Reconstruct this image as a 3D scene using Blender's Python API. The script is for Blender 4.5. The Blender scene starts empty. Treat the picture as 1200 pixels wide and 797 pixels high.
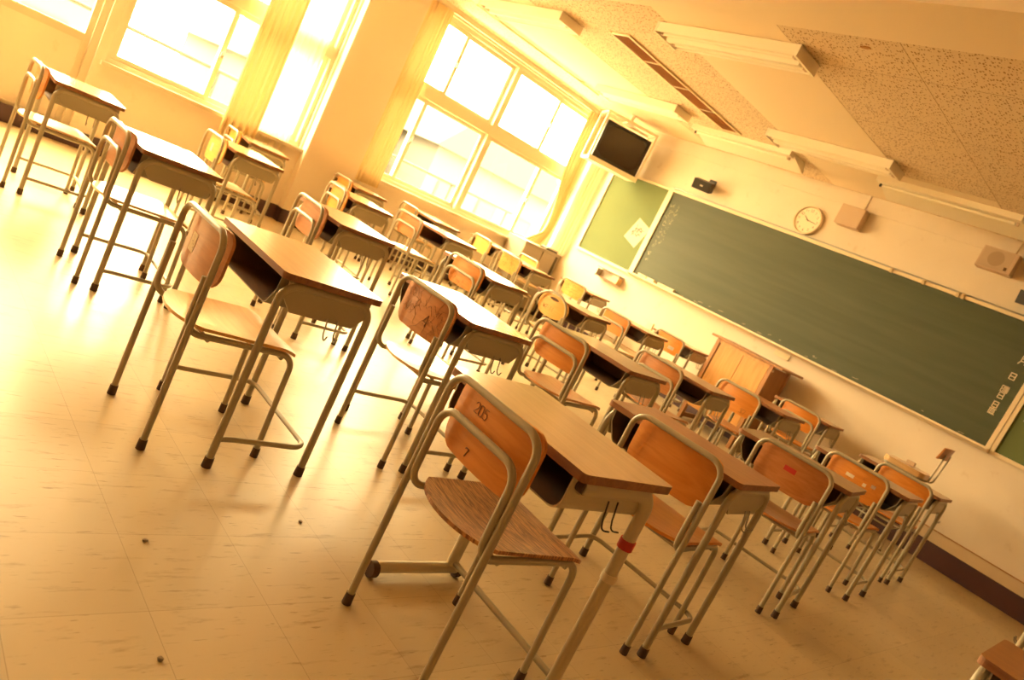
import bpy, bmesh, math, random
from mathutils import Vector, Matrix
from math import sin, cos, pi, radians as R

S = bpy.context.scene
C = S.collection
rnd = random.Random(7)

# ------------------------------------------------------------------ camera
cam_d = bpy.data.cameras.new('camera')
cam_d.sensor_fit = 'HORIZONTAL'; cam_d.sensor_width = 36.0
cam_d.lens = 871.786 / 1200 * 36.0
cam_d.clip_start = 0.02; cam_d.clip_end = 300
cam = bpy.data.objects.new('camera', cam_d); C.objects.link(cam)
CAM = Vector((5.9188, -7.6325, 1.1919))
YAW, PITCH, ROLL = R(43.9046), R(-8.8895), R(26.0896)
cam.matrix_world = Matrix.Translation(CAM) @ Matrix.Rotation(YAW, 4, 'Z') @ Matrix.Rotation(pi/2 + PITCH, 4, 'X') @ Matrix.Rotation(ROLL, 4, 'Z')
S.camera = cam
cam_d.dof.use_dof = True; cam_d.dof.focus_distance = 2.5; cam_d.dof.aperture_fstop = 4.0

# ------------------------------------------------------------------ view / light
S.view_settings.view_transform = 'Standard'
S.view_settings.look = 'None'
S.view_settings.exposure = 0.15
S.view_settings.gamma = 1.0
S.view_settings.use_curve_mapping = False
S.cycles.max_bounces = 10
S.cycles.diffuse_bounces = 6
S.cycles.glossy_bounces = 4
S.cycles.transparent_max_bounces = 16
S.cycles.sample_clamp_indirect = 12.0
S.cycles.caustics_reflective = False
S.cycles.caustics_refractive = False

SKY = 40.0
SKY_COL = (1.0, 0.75, 0.375)
w = bpy.data.worlds.new('sky'); S.world = w; w.use_nodes = True
nt = w.node_tree; nt.nodes.clear()
tc = nt.nodes.new('ShaderNodeTexCoord'); sp = nt.nodes.new('ShaderNodeSeparateXYZ')
rp = nt.nodes.new('ShaderNodeValToRGB'); bg = nt.nodes.new('ShaderNodeBackground'); wo = nt.nodes.new('ShaderNodeOutputWorld')
mr = nt.nodes.new('ShaderNodeMapRange'); mr.inputs[1].default_value = -1; mr.inputs[2].default_value = 1
# hazy sky: dim ground, bright horizon, much brighter high up (elevation sine -> radiance)
SKY_RAMP = [(-.12, .40), (.0, .85), (.30, 1.0), (.55, 1.3), (1.0, 1.6)]
while len(rp.color_ramp.elements) < len(SKY_RAMP): rp.color_ramp.elements.new(.5)
for e, (z, v) in zip(rp.color_ramp.elements, SKY_RAMP):
    e.position = (z + 1)/2; e.color = tuple(v*c/4.0 for c in SKY_COL) + (1,)
nt.links.new(tc.outputs['Generated'], sp.inputs[0]); nt.links.new(sp.outputs[2], mr.inputs[0])
nt.links.new(mr.outputs[0], rp.inputs[0]); nt.links.new(rp.outputs[0], bg.inputs[0]); bg.inputs[1].default_value = SKY*4
nt.links.new(bg.outputs[0], wo.inputs[0])

H = 2.93            # ceiling height
XW = -1.66          # inner face of the window wall
XR, YB = 6.95, -9.3 # right wall, back wall

def portal(name, y0, y1, z0, z1, x):
    l = bpy.data.lights.new(name, 'AREA'); l.shape = 'RECTANGLE'
    l.size = z1 - z0; l.size_y = y1 - y0
    l.cycles.is_portal = True
    o = bpy.data.objects.new(name, l); C.objects.link(o)
    o.location = (x, (y0+y1)/2, (z0+z1)/2)
    o.rotation_euler = (0, -pi/2, 0)     # -Z of the lamp looks along +X
    return o
portal('daylight_portal', -3.27, -0.04, 0.84, 2.84, XW - 0.2)
portal('daylight_portal', -5.9, -3.95, 0.8, 2.84, XW - 0.2)
portal('daylight_portal', -9.0, -5.95, 0.94, 2.84, XW - 0.2)

# ------------------------------------------------------------------ mesh helpers
class MB:
    def __init__(s): s.v = []; s.f = []; s.m = []; s.s = []
    def add(s, vs, fs, mi=0, smooth=False):
        b = len(s.v); s.v += [tuple(v) for v in vs]
        for f in fs:
            s.f.append([b + i for i in f]); s.m.append(mi); s.s.append(smooth)
    def box(s, x0, x1, y0, y1, z0, z1, mi=0, M=None):
        vs = [Vector((x, y, z)) for z in (z0, z1) for y in (y0, y1) for x in (x0, x1)]
        if M: vs = [M @ v for v in vs]
        s.add(vs, [(0,2,3,1), (4,5,7,6), (0,1,5,4), (2,6,7,3), (0,4,6,2), (1,3,7,5)], mi)
    def cbox(s, c, d, mi=0, M=None):
        s.box(c[0]-d[0]/2, c[0]+d[0]/2, c[1]-d[1]/2, c[1]+d[1]/2, c[2]-d[2]/2, c[2]+d[2]/2, mi, M)
    def bbox(s, x0, x1, y0, y1, z0, z1, b=.004, mi=0, M=None, seg=2):
        bm = bmesh.new(); bmesh.ops.create_cube(bm, size=1)
        for v in bm.verts: v.co = Vector(((x0+x1)/2 + v.co.x*(x1-x0), (y0+y1)/2 + v.co.y*(y1-y0), (z0+z1)/2 + v.co.z*(z1-z0)))
        bmesh.ops.bevel(bm, geom=bm.edges[:], offset=b, segments=seg, affect='EDGES', profile=.5)
        if M: bmesh.ops.transform(bm, matrix=M, verts=bm.verts)
        bm.verts.index_update()
        s.add([v.co for v in bm.verts], [[v.index for v in f.verts] for f in bm.faces], mi, False); bm.free()
    def prism(s, poly, z0, z1, axis='Z', mi=0, M=None, side_mi=None, smooth_side=False):
        # poly: list of 2d points (ccw); extruded along axis
        def P(a, b, t):
            return Vector((a, b, t)) if axis == 'Z' else (Vector((t, a, b)) if axis == 'X' else Vector((a, t, b)))
        n = len(poly); vs = [P(a, b, z0) for a, b in poly] + [P(a, b, z1) for a, b in poly]
        if M: vs = [M @ v for v in vs]
        s.add(vs, [list(range(n))[::-1], list(range(n, 2*n))], mi)
        s.add(vs, [(i, (i+1) % n, n + (i+1) % n, n + i) for i in range(n)], mi if side_mi is None else side_mi, smooth_side)
    def tube(s, path, r, seg=10, closed=False, mi=0, cap=True, M=None):
        p = [Vector(q) for q in path]; n = len(p)
        T = []
        for i in range(n):
            a = p[(i-1) % n] if closed or i > 0 else p[i]
            b = p[(i+1) % n] if closed or i < n-1 else p[i]
            T.append((b - a).normalized())
        u = T[0].orthogonal().normalized(); vs = []
        for i in range(n):
            u = (u - T[i] * u.dot(T[i])).normalized(); w_ = T[i].cross(u)
            rr = r[i] if isinstance(r, (list, tuple)) else r
            for k in range(seg):
                a = 2*pi*k/seg; vs.append(p[i] + (u*cos(a) + w_*sin(a)) * rr)
        if M: vs = [M @ v for v in vs]
        fs = []
        for i in range(n if closed else n-1):
            j = (i+1) % n
            for k in range(seg):
                l = (k+1) % seg; fs.append((i*seg+k, i*seg+l, j*seg+l, j*seg+k))
        s.add(vs, fs, mi, True)
        if cap and not closed:
            s.add(vs[:seg], [list(range(seg))[::-1]], mi); s.add(vs[-seg:], [list(range(seg))], mi)
    def cyl(s, a, b, r, seg=14, mi=0, r2=None, M=None):
        s.tube([a, b], [r, r2 if r2 is not None else r], seg, mi=mi, M=M)
    def lathe(s, prof, M, seg=32, mi=0):      # prof: (radius, height) about local Z
        n = len(prof); vs = [M @ Vector((r*cos(2*pi*k/seg), r*sin(2*pi*k/seg), z)) for r, z in prof for k in range(seg)]
        s.add(vs, [(i*seg+k, i*seg+(k+1) % seg, (i+1)*seg+(k+1) % seg, (i+1)*seg+k) for i in range(n-1) for k in range(seg)], mi, True)
    def grid(s, fn, nu, nv, mi=0, smooth=True, thick=None):
        vs = [Vector(fn(i/nu, j/nv)) for j in range(nv+1) for i in range(nu+1)]
        q = lambda i, j: j*(nu+1)+i
        fs = [(q(i,j), q(i+1,j), q(i+1,j+1), q(i,j+1)) for j in range(nv) for i in range(nu)]
        s.add(vs, fs, mi, smooth)
        if thick:
            t = Vector(thick); s.add([v + t for v in vs], [f[::-1] for f in fs], mi, smooth)
            b = len(vs); al = vs + [v + t for v in vs]
            bd = [q(i,0) for i in range(nu+1)] + [q(nu,j) for j in range(1,nv+1)] + [q(i,nv) for i in range(nu-1,-1,-1)] + [q(0,j) for j in range(nv-1,0,-1)]
            s.add(al, [(bd[(k+1) % len(bd)], bd[k], bd[k]+b, bd[(k+1) % len(bd)]+b) for k in range(len(bd))], mi)
    def build(s, name, mats, parent=None):
        me = bpy.data.meshes.new(name); me.from_pydata(s.v, [], s.f)
        for m in (mats if isinstance(mats, (list, tuple)) else [mats]): me.materials.append(m)
        me.polygons.foreach_set('material_index', s.m); me.polygons.foreach_set('use_smooth', s.s)
        me.update()
        o = bpy.data.objects.new(name, me); C.objects.link(o)
        if parent: o.parent = parent
        return o

def fillet(pts, r, n=6):
    p = [Vector(q) for q in pts]; out = [p[0]]
    for i in range(1, len(p)-1):
        a, b, c = p[i-1], p[i], p[i+1]
        u, v = (a-b).normalized(), (c-b).normalized(); ang = u.angle(v)
        if ang > pi - .02: out.append(b); continue
        d = min(r / math.tan(ang/2), (a-b).length*.49, (c-b).length*.49); rr = d * math.tan(ang/2)
        ctr = b + (u+v).normalized() * (rr / sin(ang/2))
        s0, s1 = (b + u*d) - ctr, (b + v*d) - ctr; th = s0.angle(s1)
        for k in range(n+1):
            t = k/n; out.append(ctr + (s0*sin((1-t)*th) + s1*sin(t*th)) / sin(th))
    out.append(p[-1]); return out
def rrect(x0, x1, y0, y1, r, n=5):
    out = []
    for cx, cy, a0 in ((x1-r, y0+r, -90), (x1-r, y1-r, 0), (x0+r, y1-r, 90), (x0+r, y0+r, 180)):
        for k in range(n+1):
            a = R(a0 + 90*k/n); out.append((cx + r*cos(a), cy + r*sin(a)))
    return out

def tag(o, label=None, cat=None, group=None, kind=None):
    if label: o['label'] = label
    if cat: o['category'] = cat
    if group: o['group'] = group
    if kind: o['kind'] = kind
    return o
def empty(name, loc=(0,0,0), rz=0):
    o = bpy.data.objects.new(name, None); C.objects.link(o); o.empty_display_size = .1
    o.location = loc; o.rotation_euler = (0, 0, rz); return o
def children(o): return [c for c in C.objects if c.parent == o]
def copy_tree(o, parent=None):
    c = o.copy(); C.objects.link(c); c.parent = parent
    for ch in KIDS.get(o.name, []): copy_tree(ch, c)
    return c
KIDS = {}
def index_kids(o):
    ks = children(o); KIDS[o.name] = ks
    for k in ks: index_kids(k)

# ------------------------------------------------------------------ materials
def mat(name, col, rough=.6, metal=0, spec=.5, coat=0, coat_rough=.1, bump=0, bscale=200, vary=0, vscale=3):
    m = bpy.data.materials.new(name); m.use_nodes = True; n = m.node_tree; b = n.nodes['Principled BSDF']
    b.inputs['Base Color'].default_value = (*col, 1); b.inputs['Roughness'].default_value = rough
    b.inputs['Metallic'].default_value = metal; b.inputs['Specular IOR Level'].default_value = spec
    b.inputs['Coat Weight'].default_value = coat; b.inputs['Coat Roughness'].default_value = coat_rough
    t = n.nodes.new('ShaderNodeTexCoord')
    if vary:
        q = n.nodes.new('ShaderNodeTexNoise'); q.inputs['Scale'].default_value = vscale; q.inputs['Detail'].default_value = 5
        n.links.new(t.outputs['Object'], q.inputs['Vector'])
        rp = n.nodes.new('ShaderNodeValToRGB')
        rp.color_ramp.elements[0].position = .3; rp.color_ramp.elements[0].color = (*[c*(1-vary) for c in col], 1)
        rp.color_ramp.elements[1].position = .7; rp.color_ramp.elements[1].color = (*[min(1, c*(1+vary*.5)) for c in col], 1)
        n.links.new(q.outputs['Fac'], rp.inputs[0]); n.links.new(rp.outputs[0], b.inputs['Base Color'])
    if bump:
        q = n.nodes.new('ShaderNodeTexNoise'); q.inputs['Scale'].default_value = bscale
        n.links.new(t.outputs['Object'], q.inputs['Vector'])
        bp = n.nodes.new('ShaderNodeBump'); bp.inputs['Strength'].default_value = bump; bp.inputs['Distance'].default_value = .002
        n.links.new(q.outputs['Fac'], bp.inputs['Height']); n.links.new(bp.outputs[0], b.inputs['Normal'])
    return m
def wood(name, c1, c2, rough=.35, coat=.25, stretch=(1.2, 14, 14), contrast=(.35, .68), spec=.5, dist=1.5):
    m = bpy.data.materials.new(name); m.use_nodes = True; n = m.node_tree; b = n.nodes['Principled BSDF']
    t = n.nodes.new('ShaderNodeTexCoord'); mp = n.nodes.new('ShaderNodeMapping'); mp.inputs['Scale'].default_value = stretch
    oi = n.nodes.new('ShaderNodeObjectInfo'); ad = n.nodes.new('ShaderNodeVectorMath'); ad.operation = 'ADD'
    ml = n.nodes.new('ShaderNodeMath'); ml.operation = 'MULTIPLY'; ml.inputs[1].default_value = 40
    n.links.new(oi.outputs['Random'], ml.inputs[0])
    n.links.new(t.outputs['Object'], mp.inputs['Vector']); n.links.new(mp.outputs[0], ad.inputs[0]); n.links.new(ml.outputs[0], ad.inputs[1])
    q = n.nodes.new('ShaderNodeTexNoise'); q.inputs['Scale'].default_value = 2.5; q.inputs['Detail'].default_value = 6; q.inputs['Distortion'].default_value = dist
    n.links.new(ad.outputs[0], q.inputs['Vector'])
    rp = n.nodes.new('ShaderNodeValToRGB'); e = rp.color_ramp.elements
    e[0].position, e[1].position = contrast; e[0].color = (*c1, 1); e[1].color = (*c2, 1)
    n.links.new(q.outputs['Fac'], rp.inputs[0]); n.links.new(rp.outputs[0], b.inputs['Base Color'])
    b.inputs['Roughness'].default_value = rough; b.inputs['Coat Weight'].default_value = coat; b.inputs['Coat Roughness'].default_value = .15
    b.inputs['Specular IOR Level'].default_value = spec
    return m

M = {}
M['wall'] = mat('plaster_wall', (.76, .67, .55), .75, vary=.07, vscale=1.6, bump=.15, bscale=60)
def smudge(m, scale, lo, hi, dark):
    n = m.node_tree; b = n.nodes['Principled BSDF']; L = n.links.new
    src = b.inputs['Base Color'].links[0].from_socket
    t = n.nodes.new('ShaderNodeTexCoord'); q = n.nodes.new('ShaderNodeTexNoise'); q.inputs['Scale'].default_value = scale; q.inputs['Detail'].default_value = 7; q.inputs['Roughness'].default_value = .6
    L(t.outputs['Object'], q.inputs['Vector']); rp = n.nodes.new('ShaderNodeValToRGB'); e = rp.color_ramp.elements
    e[0].position = lo; e[0].color = (*dark, 1); e[1].position = hi; e[1].color = (1, 1, 1, 1); L(q.outputs['Fac'], rp.inputs[0])
    mx_ = n.nodes.new('ShaderNodeMix'); mx_.data_type = 'RGBA'; mx_.blend_type = 'MULTIPLY'; mx_.inputs[0].default_value = 1
    L(src, mx_.inputs[6]); L(rp.outputs[0], mx_.inputs[7]); L(mx_.outputs[2], b.inputs['Base Color'])
smudge(M['wall'], 6.5, .25, .40, (.87, .82, .75))
M['wall_unseen_dark'] = mat('unseen_wall_darkened', (.34, .24, .15), .7)  # unseen right and back walls, darkened to cut the fill light
M['pillar'] = mat('plaster_pillar', (.76, .67, .55), .75, vary=.05, vscale=1.2)
M['trimwood'] = mat('painted_trim', (.62, .50, .34), .5)
M['base'] = mat('maroon_baseboard', (.075, .035, .042), .4)
M['frame'] = mat('window_aluminium', (.62, .55, .42), .45, metal=.0)
M['beam'] = mat('plaster_beam', (.82, .70, .52), .8)
M['white'] = mat('white_enamel', (.84, .77, .62), .45)
M['steel'] = mat('painted_steel_tube', (.40, .355, .255), .33, spec=.6)
M['steel_light'] = mat('painted_steel_cream', (.56, .50, .36), .4)
M['tray_inside_shade'] = mat('tray_inside_shade', (.19, .115, .065), .6)  # inner faces coloured darker to stand in for shade inside the tray
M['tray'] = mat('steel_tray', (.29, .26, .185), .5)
M['rubber'] = mat('rubber_foot', (.085, .045, .028), .7)
M['wire'] = mat('wire', (.35, .33, .28), .3, metal=.7)
M['dark_wire'] = mat('dark_wire', (.03, .02, .02), .4)
M['edge'] = wood('edge_band', (.22, .09, .035), (.34, .15, .06), .45, 0)
M['top_pale_glare'] = wood('laminate_pale_glare', (.72, .52, .29), (.80, .60, .36), .24, 1.0)  # window glare on the tops put into a paler colour
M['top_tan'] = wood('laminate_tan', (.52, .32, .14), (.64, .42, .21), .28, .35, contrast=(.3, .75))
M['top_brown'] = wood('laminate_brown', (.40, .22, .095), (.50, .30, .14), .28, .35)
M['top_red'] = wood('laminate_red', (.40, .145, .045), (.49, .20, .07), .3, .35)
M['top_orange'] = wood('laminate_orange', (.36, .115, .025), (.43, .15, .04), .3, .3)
M['ply_orange'] = wood('plywood_orange', (.62, .215, .025), (.71, .28, .045), .38, .15)
M['ply_brown'] = wood('plywood_brown', (.46, .17, .045), (.56, .235, .075), .38, .25)
M['ply_yellow'] = wood('plywood_yellow', (.72, .37, .085), (.80, .46, .125), .35, .3)
M['ply_dark'] = wood('plywood_grain', (.24, .09, .025), (.58, .27, .085), .4, .2, stretch=(3, 26, 3), contrast=(.40, .60), dist=3)
M['ply_pale'] = wood('plywood_pale_glare', (.66, .42, .18), (.74, .50, .24), .3, .4)  # white glare on the seats put into a paler colour
M['ply_pink'] = wood('plywood_pink', (.62, .30, .13), (.70, .36, .17), .35, .3)
M['ink'] = mat('pen_ink', (.10, .05, .03), .8)
M['ink_soft'] = mat('pencil_ink', (.24, .11, .045), .7)
M['sticker'] = mat('sticker_cream', (.80, .68, .48), .6)
M['red_tape'] = mat('tape_red', (.50, .03, .02), .5)
M['tape_cream'] = mat('tape_cream', (.75, .66, .48), .5)
M['board'] = mat('chalkboard_green', (.088, .108, .066), .5, spec=.35)
M['board_main'] = wood('chalkboard_wiped', (.062, .080, .046), (.082, .099, .060), .5, 0, stretch=(.35, 1, 5), contrast=(.3, .7), spec=.3, dist=.4)
M['board_side'] = mat('bulletin_green', (.135, .18, .07), .85, vary=.06, vscale=2)
M['board_frame'] = mat('board_frame', (.78, .66, .46), .4)
M['chalk'] = mat('chalk_mark', (.62, .55, .36), .9)
M['magnet'] = mat('magnet_cream', (.80, .70, .50), .6)
M['black'] = mat('black_plastic', (.018, .015, .013), .4)
M['tvscreen'] = mat('tv_glass', (.045, .035, .028), .12)
M['tvbody'] = mat('tv_body', (.03, .025, .02), .45)
M['beige'] = mat('beige_plastic', (.56, .42, .30), .6)
M['grille'] = mat('speaker_grille', (.50, .38, .27), .8, bump=.3, bscale=900)
M['grille_dark'] = mat('speaker_grille_dark', (.40, .30, .21), .8)
M['locker'] = mat('locker_grey', (.36, .30, .22), .5)
M['locker_dark'] = mat('locker_gap', (.06, .045, .03), .7)
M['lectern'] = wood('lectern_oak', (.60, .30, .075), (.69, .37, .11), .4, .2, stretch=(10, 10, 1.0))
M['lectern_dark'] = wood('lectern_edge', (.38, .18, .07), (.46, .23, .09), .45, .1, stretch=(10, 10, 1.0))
M['paper'] = mat('paper', (.50, .46, .37), .8)
M['paper_print'] = mat('paper_print', (.20, .055, .035), .8)
M['lint'] = mat('lint', (.30, .24, .17), .9)
M['clockface'] = mat('clock_face', (.84, .76, .58), .5)
M['clockrim'] = mat('clock_rim', (.70, .58, .40), .35)
M['felt'] = mat('eraser_felt', (.62, .50, .32), .9)
M['vent'] = mat('vent_brown', (.42, .20, .075), .6)
M['vent_frame'] = mat('vent_frame', (.78, .64, .42), .5)
M['house'] = mat('house_wall', (.075, .072, .066), .9)
M['house_roof'] = mat('house_roof', (.05, .047, .042), .9)
M['house_glass'] = mat('house_window', (.04, .04, .038), .5)
M['rail'] = mat('balcony_rail', (.05, .047, .042), .8)
M['concrete'] = mat('balcony_concrete', (.55, .5, .42), .9)

def floor_material():
    m = bpy.data.materials.new('vinyl_floor'); m.use_nodes = True; n = m.node_tree; b = n.nodes['Principled BSDF']; L = n.links.new
    t = n.nodes.new('ShaderNodeTexCoord')
    br = n.nodes.new('ShaderNodeTexBrick'); br.offset = 0; br.inputs['Scale'].default_value = 1
    br.inputs['Brick Width'].default_value = .303; br.inputs['Row Height'].default_value = .303
    br.inputs['Mortar Size'].default_value = .0009; br.inputs['Mortar Smooth'].default_value = .3
    br.inputs['Color1'].default_value = (.51, .41, .245, 1); br.inputs['Color2'].default_value = (.56, .45, .27, 1); br.inputs['Mortar'].default_value = (.34, .25, .14, 1)
    mpb = n.nodes.new('ShaderNodeMapping'); mpb.inputs['Location'].default_value = (-.248, -.129, 0); L(t.outputs['Object'], mpb.inputs[0]); L(mpb.outputs[0], br.inputs['Vector'])
    # streaks: marbled vinyl, long along y
    mp = n.nodes.new('ShaderNodeMapping'); mp.inputs['Scale'].default_value = (18, 3.0, 1); L(t.outputs['Object'], mp.inputs[0])
    q = n.nodes.new('ShaderNodeTexNoise'); q.inputs['Scale'].default_value = 2; q.inputs['Detail'].default_value = 8; q.inputs['Roughness'].default_value = .65
    L(mp.outputs[0], q.inputs['Vector'])
    rp = n.nodes.new('ShaderNodeValToRGB'); e = rp.color_ramp.elements
    e[0].position = .30; e[0].color = (.62, .56, .48, 1); e[1].position = .44; e[1].color = (1, 1, 1, 1)
    L(q.outputs['Fac'], rp.inputs[0])
    # scuffs: short dark dashes
    mp2 = n.nodes.new('ShaderNodeMapping'); mp2.inputs['Scale'].default_value = (60, 9, 1); L(t.outputs['Object'], mp2.inputs[0])
    q2 = n.nodes.new('ShaderNodeTexNoise'); q2.inputs['Scale'].default_value = 1.6; q2.inputs['Detail'].default_value = 3; L(mp2.outputs[0], q2.inputs['Vector'])
    rp2 = n.nodes.new('ShaderNodeValToRGB'); e = rp2.color_ramp.elements
    e[0].position = .29; e[0].color = (.40, .33, .26, 1); e[1].position = .35; e[1].color = (1, 1, 1, 1); L(q2.outputs['Fac'], rp2.inputs[0])
    m1 = n.nodes.new('ShaderNodeMix'); m1.data_type = 'RGBA'; m1.blend_type = 'MULTIPLY'; m1.inputs[0].default_value = .9
    L(br.outputs['Color'], m1.inputs[6]); L(rp.outputs[0], m1.inputs[7])
    m2 = n.nodes.new('ShaderNodeMix'); m2.data_type = 'RGBA'; m2.blend_type = 'MULTIPLY'; m2.inputs[0].default_value = .6
    L(m1.outputs[2], m2.inputs[6]); L(rp2.outputs[0], m2.inputs[7])
    L(m2.outputs[2], b.inputs['Base Color'])
    q3 = n.nodes.new('ShaderNodeTexNoise'); q3.inputs['Scale'].default_value = 2.2; q3.inputs['Detail'].default_value = 6; L(t.outputs['Object'], q3.inputs['Vector'])
    r3 = n.nodes.new('ShaderNodeMapRange'); r3.inputs[3].default_value = .27; r3.inputs[4].default_value = .43; L(q3.outputs['Fac'], r3.inputs[0])
    L(r3.outputs[0], b.inputs['Roughness'])
    b.inputs['Specular IOR Level'].default_value = .9
    q4 = n.nodes.new('ShaderNodeTexNoise'); q4.inputs['Scale'].default_value = 9; L(t.outputs['Object'], q4.inputs['Vector'])
    bp = n.nodes.new('ShaderNodeBump'); bp.inputs['Strength'].default_value = .12; bp.inputs['Distance'].default_value = .004
    L(q4.outputs['Fac'], bp.inputs['Height']); L(bp.outputs[0], b.inputs['Normal'])
    return m
M['floor'] = floor_material()

def ceiling_material():
    m = bpy.data.materials.new('acoustic_board'); m.use_nodes = True; n = m.node_tree; b = n.nodes['Principled BSDF']; L = n.links.new
    t = n.nodes.new('ShaderNodeTexCoord')
    mp = n.nodes.new('ShaderNodeMapping'); mp.inputs['Scale'].default_value = (1, .6, 1); L(t.outputs['Object'], mp.inputs[0])
    wq = n.nodes.new('ShaderNodeTexNoise'); wq.inputs['Scale'].default_value = 40; L(mp.outputs[0], wq.inputs['Vector'])
    mxv = n.nodes.new('ShaderNodeMix'); mxv.data_type = 'RGBA'; mxv.inputs[0].default_value = .012
    L(mp.outputs[0], mxv.inputs[6]); L(wq.outputs['Color'], mxv.inputs[7])
    vo = n.nodes.new('ShaderNodeTexVoronoi'); vo.voronoi_dimensions = '2D'; vo.inputs['Scale'].default_value = 56; L(mxv.outputs[2], vo.inputs['Vector'])
    sepc = n.nodes.new('ShaderNodeSeparateColor'); L(vo.outputs['Color'], sepc.inputs[0])
    th = n.nodes.new('ShaderNodeMapRange'); th.inputs[1].default_value = 0; th.inputs[2].default_value = 1; th.inputs[3].default_value = .0; th.inputs[4].default_value = .36; L(sepc.outputs[0], th.inputs[0])
    ls = n.nodes.new('ShaderNodeMath'); ls.operation = 'LESS_THAN'; L(vo.outputs['Distance'], ls.inputs[0]); L(th.outputs[0], ls.inputs[1])
    br = n.nodes.new('ShaderNodeTexBrick'); br.offset = 0; br.inputs['Scale'].default_value = 1
    br.inputs['Brick Width'].default_value = 1.82; br.inputs['Row Height'].default_value = .91
    br.inputs['Mortar Size'].default_value = .003; br.inputs['Mortar Smooth'].default_value = 0
    br.inputs['Color1'].default_value = (.74, .61, .43, 1); br.inputs['Color2'].default_value = (.70, .57, .40, 1); br.inputs['Mortar'].default_value = (.40, .28, .17, 1)
    mp3 = n.nodes.new('ShaderNodeMapping'); mp3.inputs['Location'].default_value = (-.09, .435, 0); L(t.outputs['Object'], mp3.inputs[0]); L(mp3.outputs[0], br.inputs['Vector'])
    mx_ = n.nodes.new('ShaderNodeMix'); mx_.data_type = 'RGBA'; L(ls.outputs[0], mx_.inputs[0]); L(br.outputs['Color'], mx_.inputs[6]); mx_.inputs[7].default_value = (.34, .21, .115, 1)
    L(mx_.outputs[2], b.inputs['Base Color']); b.inputs['Roughness'].default_value = .9
    bp = n.nodes.new('ShaderNodeBump'); bp.invert = True; bp.inputs['Strength'].default_value = .5; bp.inputs['Distance'].default_value = .004; L(ls.outputs[0], bp.inputs['Height']); L(bp.outputs[0], b.inputs['Normal'])
    return m
M['ceiling'] = ceiling_material()

def glass_material():
    m = bpy.data.materials.new('window_glass'); m.use_nodes = True; n = m.node_tree; n.nodes.clear(); L = n.links.new
    tr = n.nodes.new('ShaderNodeBsdfTransparent'); tr.inputs[0].default_value = (.97, .97, .96, 1)
    gl = n.nodes.new('ShaderNodeBsdfGlossy'); gl.inputs['Roughness'].default_value = .02
    fr = n.nodes.new('ShaderNodeFresnel'); fr.inputs[0].default_value = 1.45
    mx_ = n.nodes.new('ShaderNodeMixShader'); o = n.nodes.new('ShaderNodeOutputMaterial')
    ge = n.nodes.new('ShaderNodeNewGeometry'); iv = n.nodes.new('ShaderNodeMath'); iv.operation = 'SUBTRACT'; iv.inputs[0].default_value = 1
    mu = n.nodes.new('ShaderNodeMath'); mu.operation = 'MULTIPLY'      # reflect on entering faces only
    L(ge.outputs['Backfacing'], iv.inputs[1]); L(fr.outputs[0], mu.inputs[0]); L(iv.outputs[0], mu.inputs[1])
    L(mu.outputs[0], mx_.inputs[0]); L(tr.outputs[0], mx_.inputs[1]); L(gl.outputs[0], mx_.inputs[2]); L(mx_.outputs[0], o.inputs[0])
    return m
M['glass'] = glass_material()
def cloth(name, col, trans, transp):
    m = bpy.data.materials.new(name); m.use_nodes = True; n = m.node_tree; n.nodes.clear(); L = n.links.new
    d = n.nodes.new('ShaderNodeBsdfDiffuse'); d.inputs[0].default_value = (*col, 1)
    t = n.nodes.new('ShaderNodeBsdfTranslucent'); t.inputs[0].default_value = (*col, 1)
    p = n.nodes.new('ShaderNodeBsdfTransparent')
    a = n.nodes.new('ShaderNodeMixShader'); a.inputs[0].default_value = trans; b = n.nodes.new('ShaderNodeMixShader'); b.inputs[0].default_value = transp
    o = n.nodes.new('ShaderNodeOutputMaterial')
    tx = n.nodes.new('ShaderNodeTexCoord'); q = n.nodes.new('ShaderNodeTexNoise'); q.inputs['Scale'].default_value = 300; L(tx.outputs['Object'], q.inputs['Vector'])
    bp = n.nodes.new('ShaderNodeBump'); bp.inputs['Strength'].default_value = .1; bp.inputs['Distance'].default_value = .001; L(q.outputs['Fac'], bp.inputs['Height']); L(bp.outputs[0], d.inputs['Normal'])
    L(d.outputs[0], a.inputs[1]); L(t.outputs[0], a.inputs[2]); L(a.outputs[0], b.inputs[1]); L(p.outputs[0], b.inputs[2]); L(b.outputs[0], o.inputs[0])
    return m
M['curtain'] = cloth('curtain_cloth', (.74, .60, .34), .05, .0)
M['sheer'] = cloth('sheer_cloth', (.84, .76, .56), .35, .10)

# ------------------------------------------------------------------ room shell
T = .2
def struct(mb, name, m, parent=None):
    o = mb.build(name, m, parent)
    if not parent: o['kind'] = 'structure'
    return o
b = MB(); b.box(XW-.3, XR+T, YB-T, T, -.2, 0); struct(b, 'floor', M['floor'])
b = MB(); b.box(XW-.3, XR+T, YB-T, T, H, H+.2); struct(b, 'ceiling', M['ceiling'])
b = MB(); b.box(XW-.3, XR+T, 0, T, 0, H); struct(b, 'wall_front', M['wall'])
b = MB(); b.box(XR, XR+T, YB, 0, 0, H); struct(b, 'wall_right', M['wall_unseen_dark'])
b = MB(); b.box(XW-.3, XR+T, YB-T, YB, 0, H); struct(b, 'wall_back', M['wall_unseen_dark'])
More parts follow.
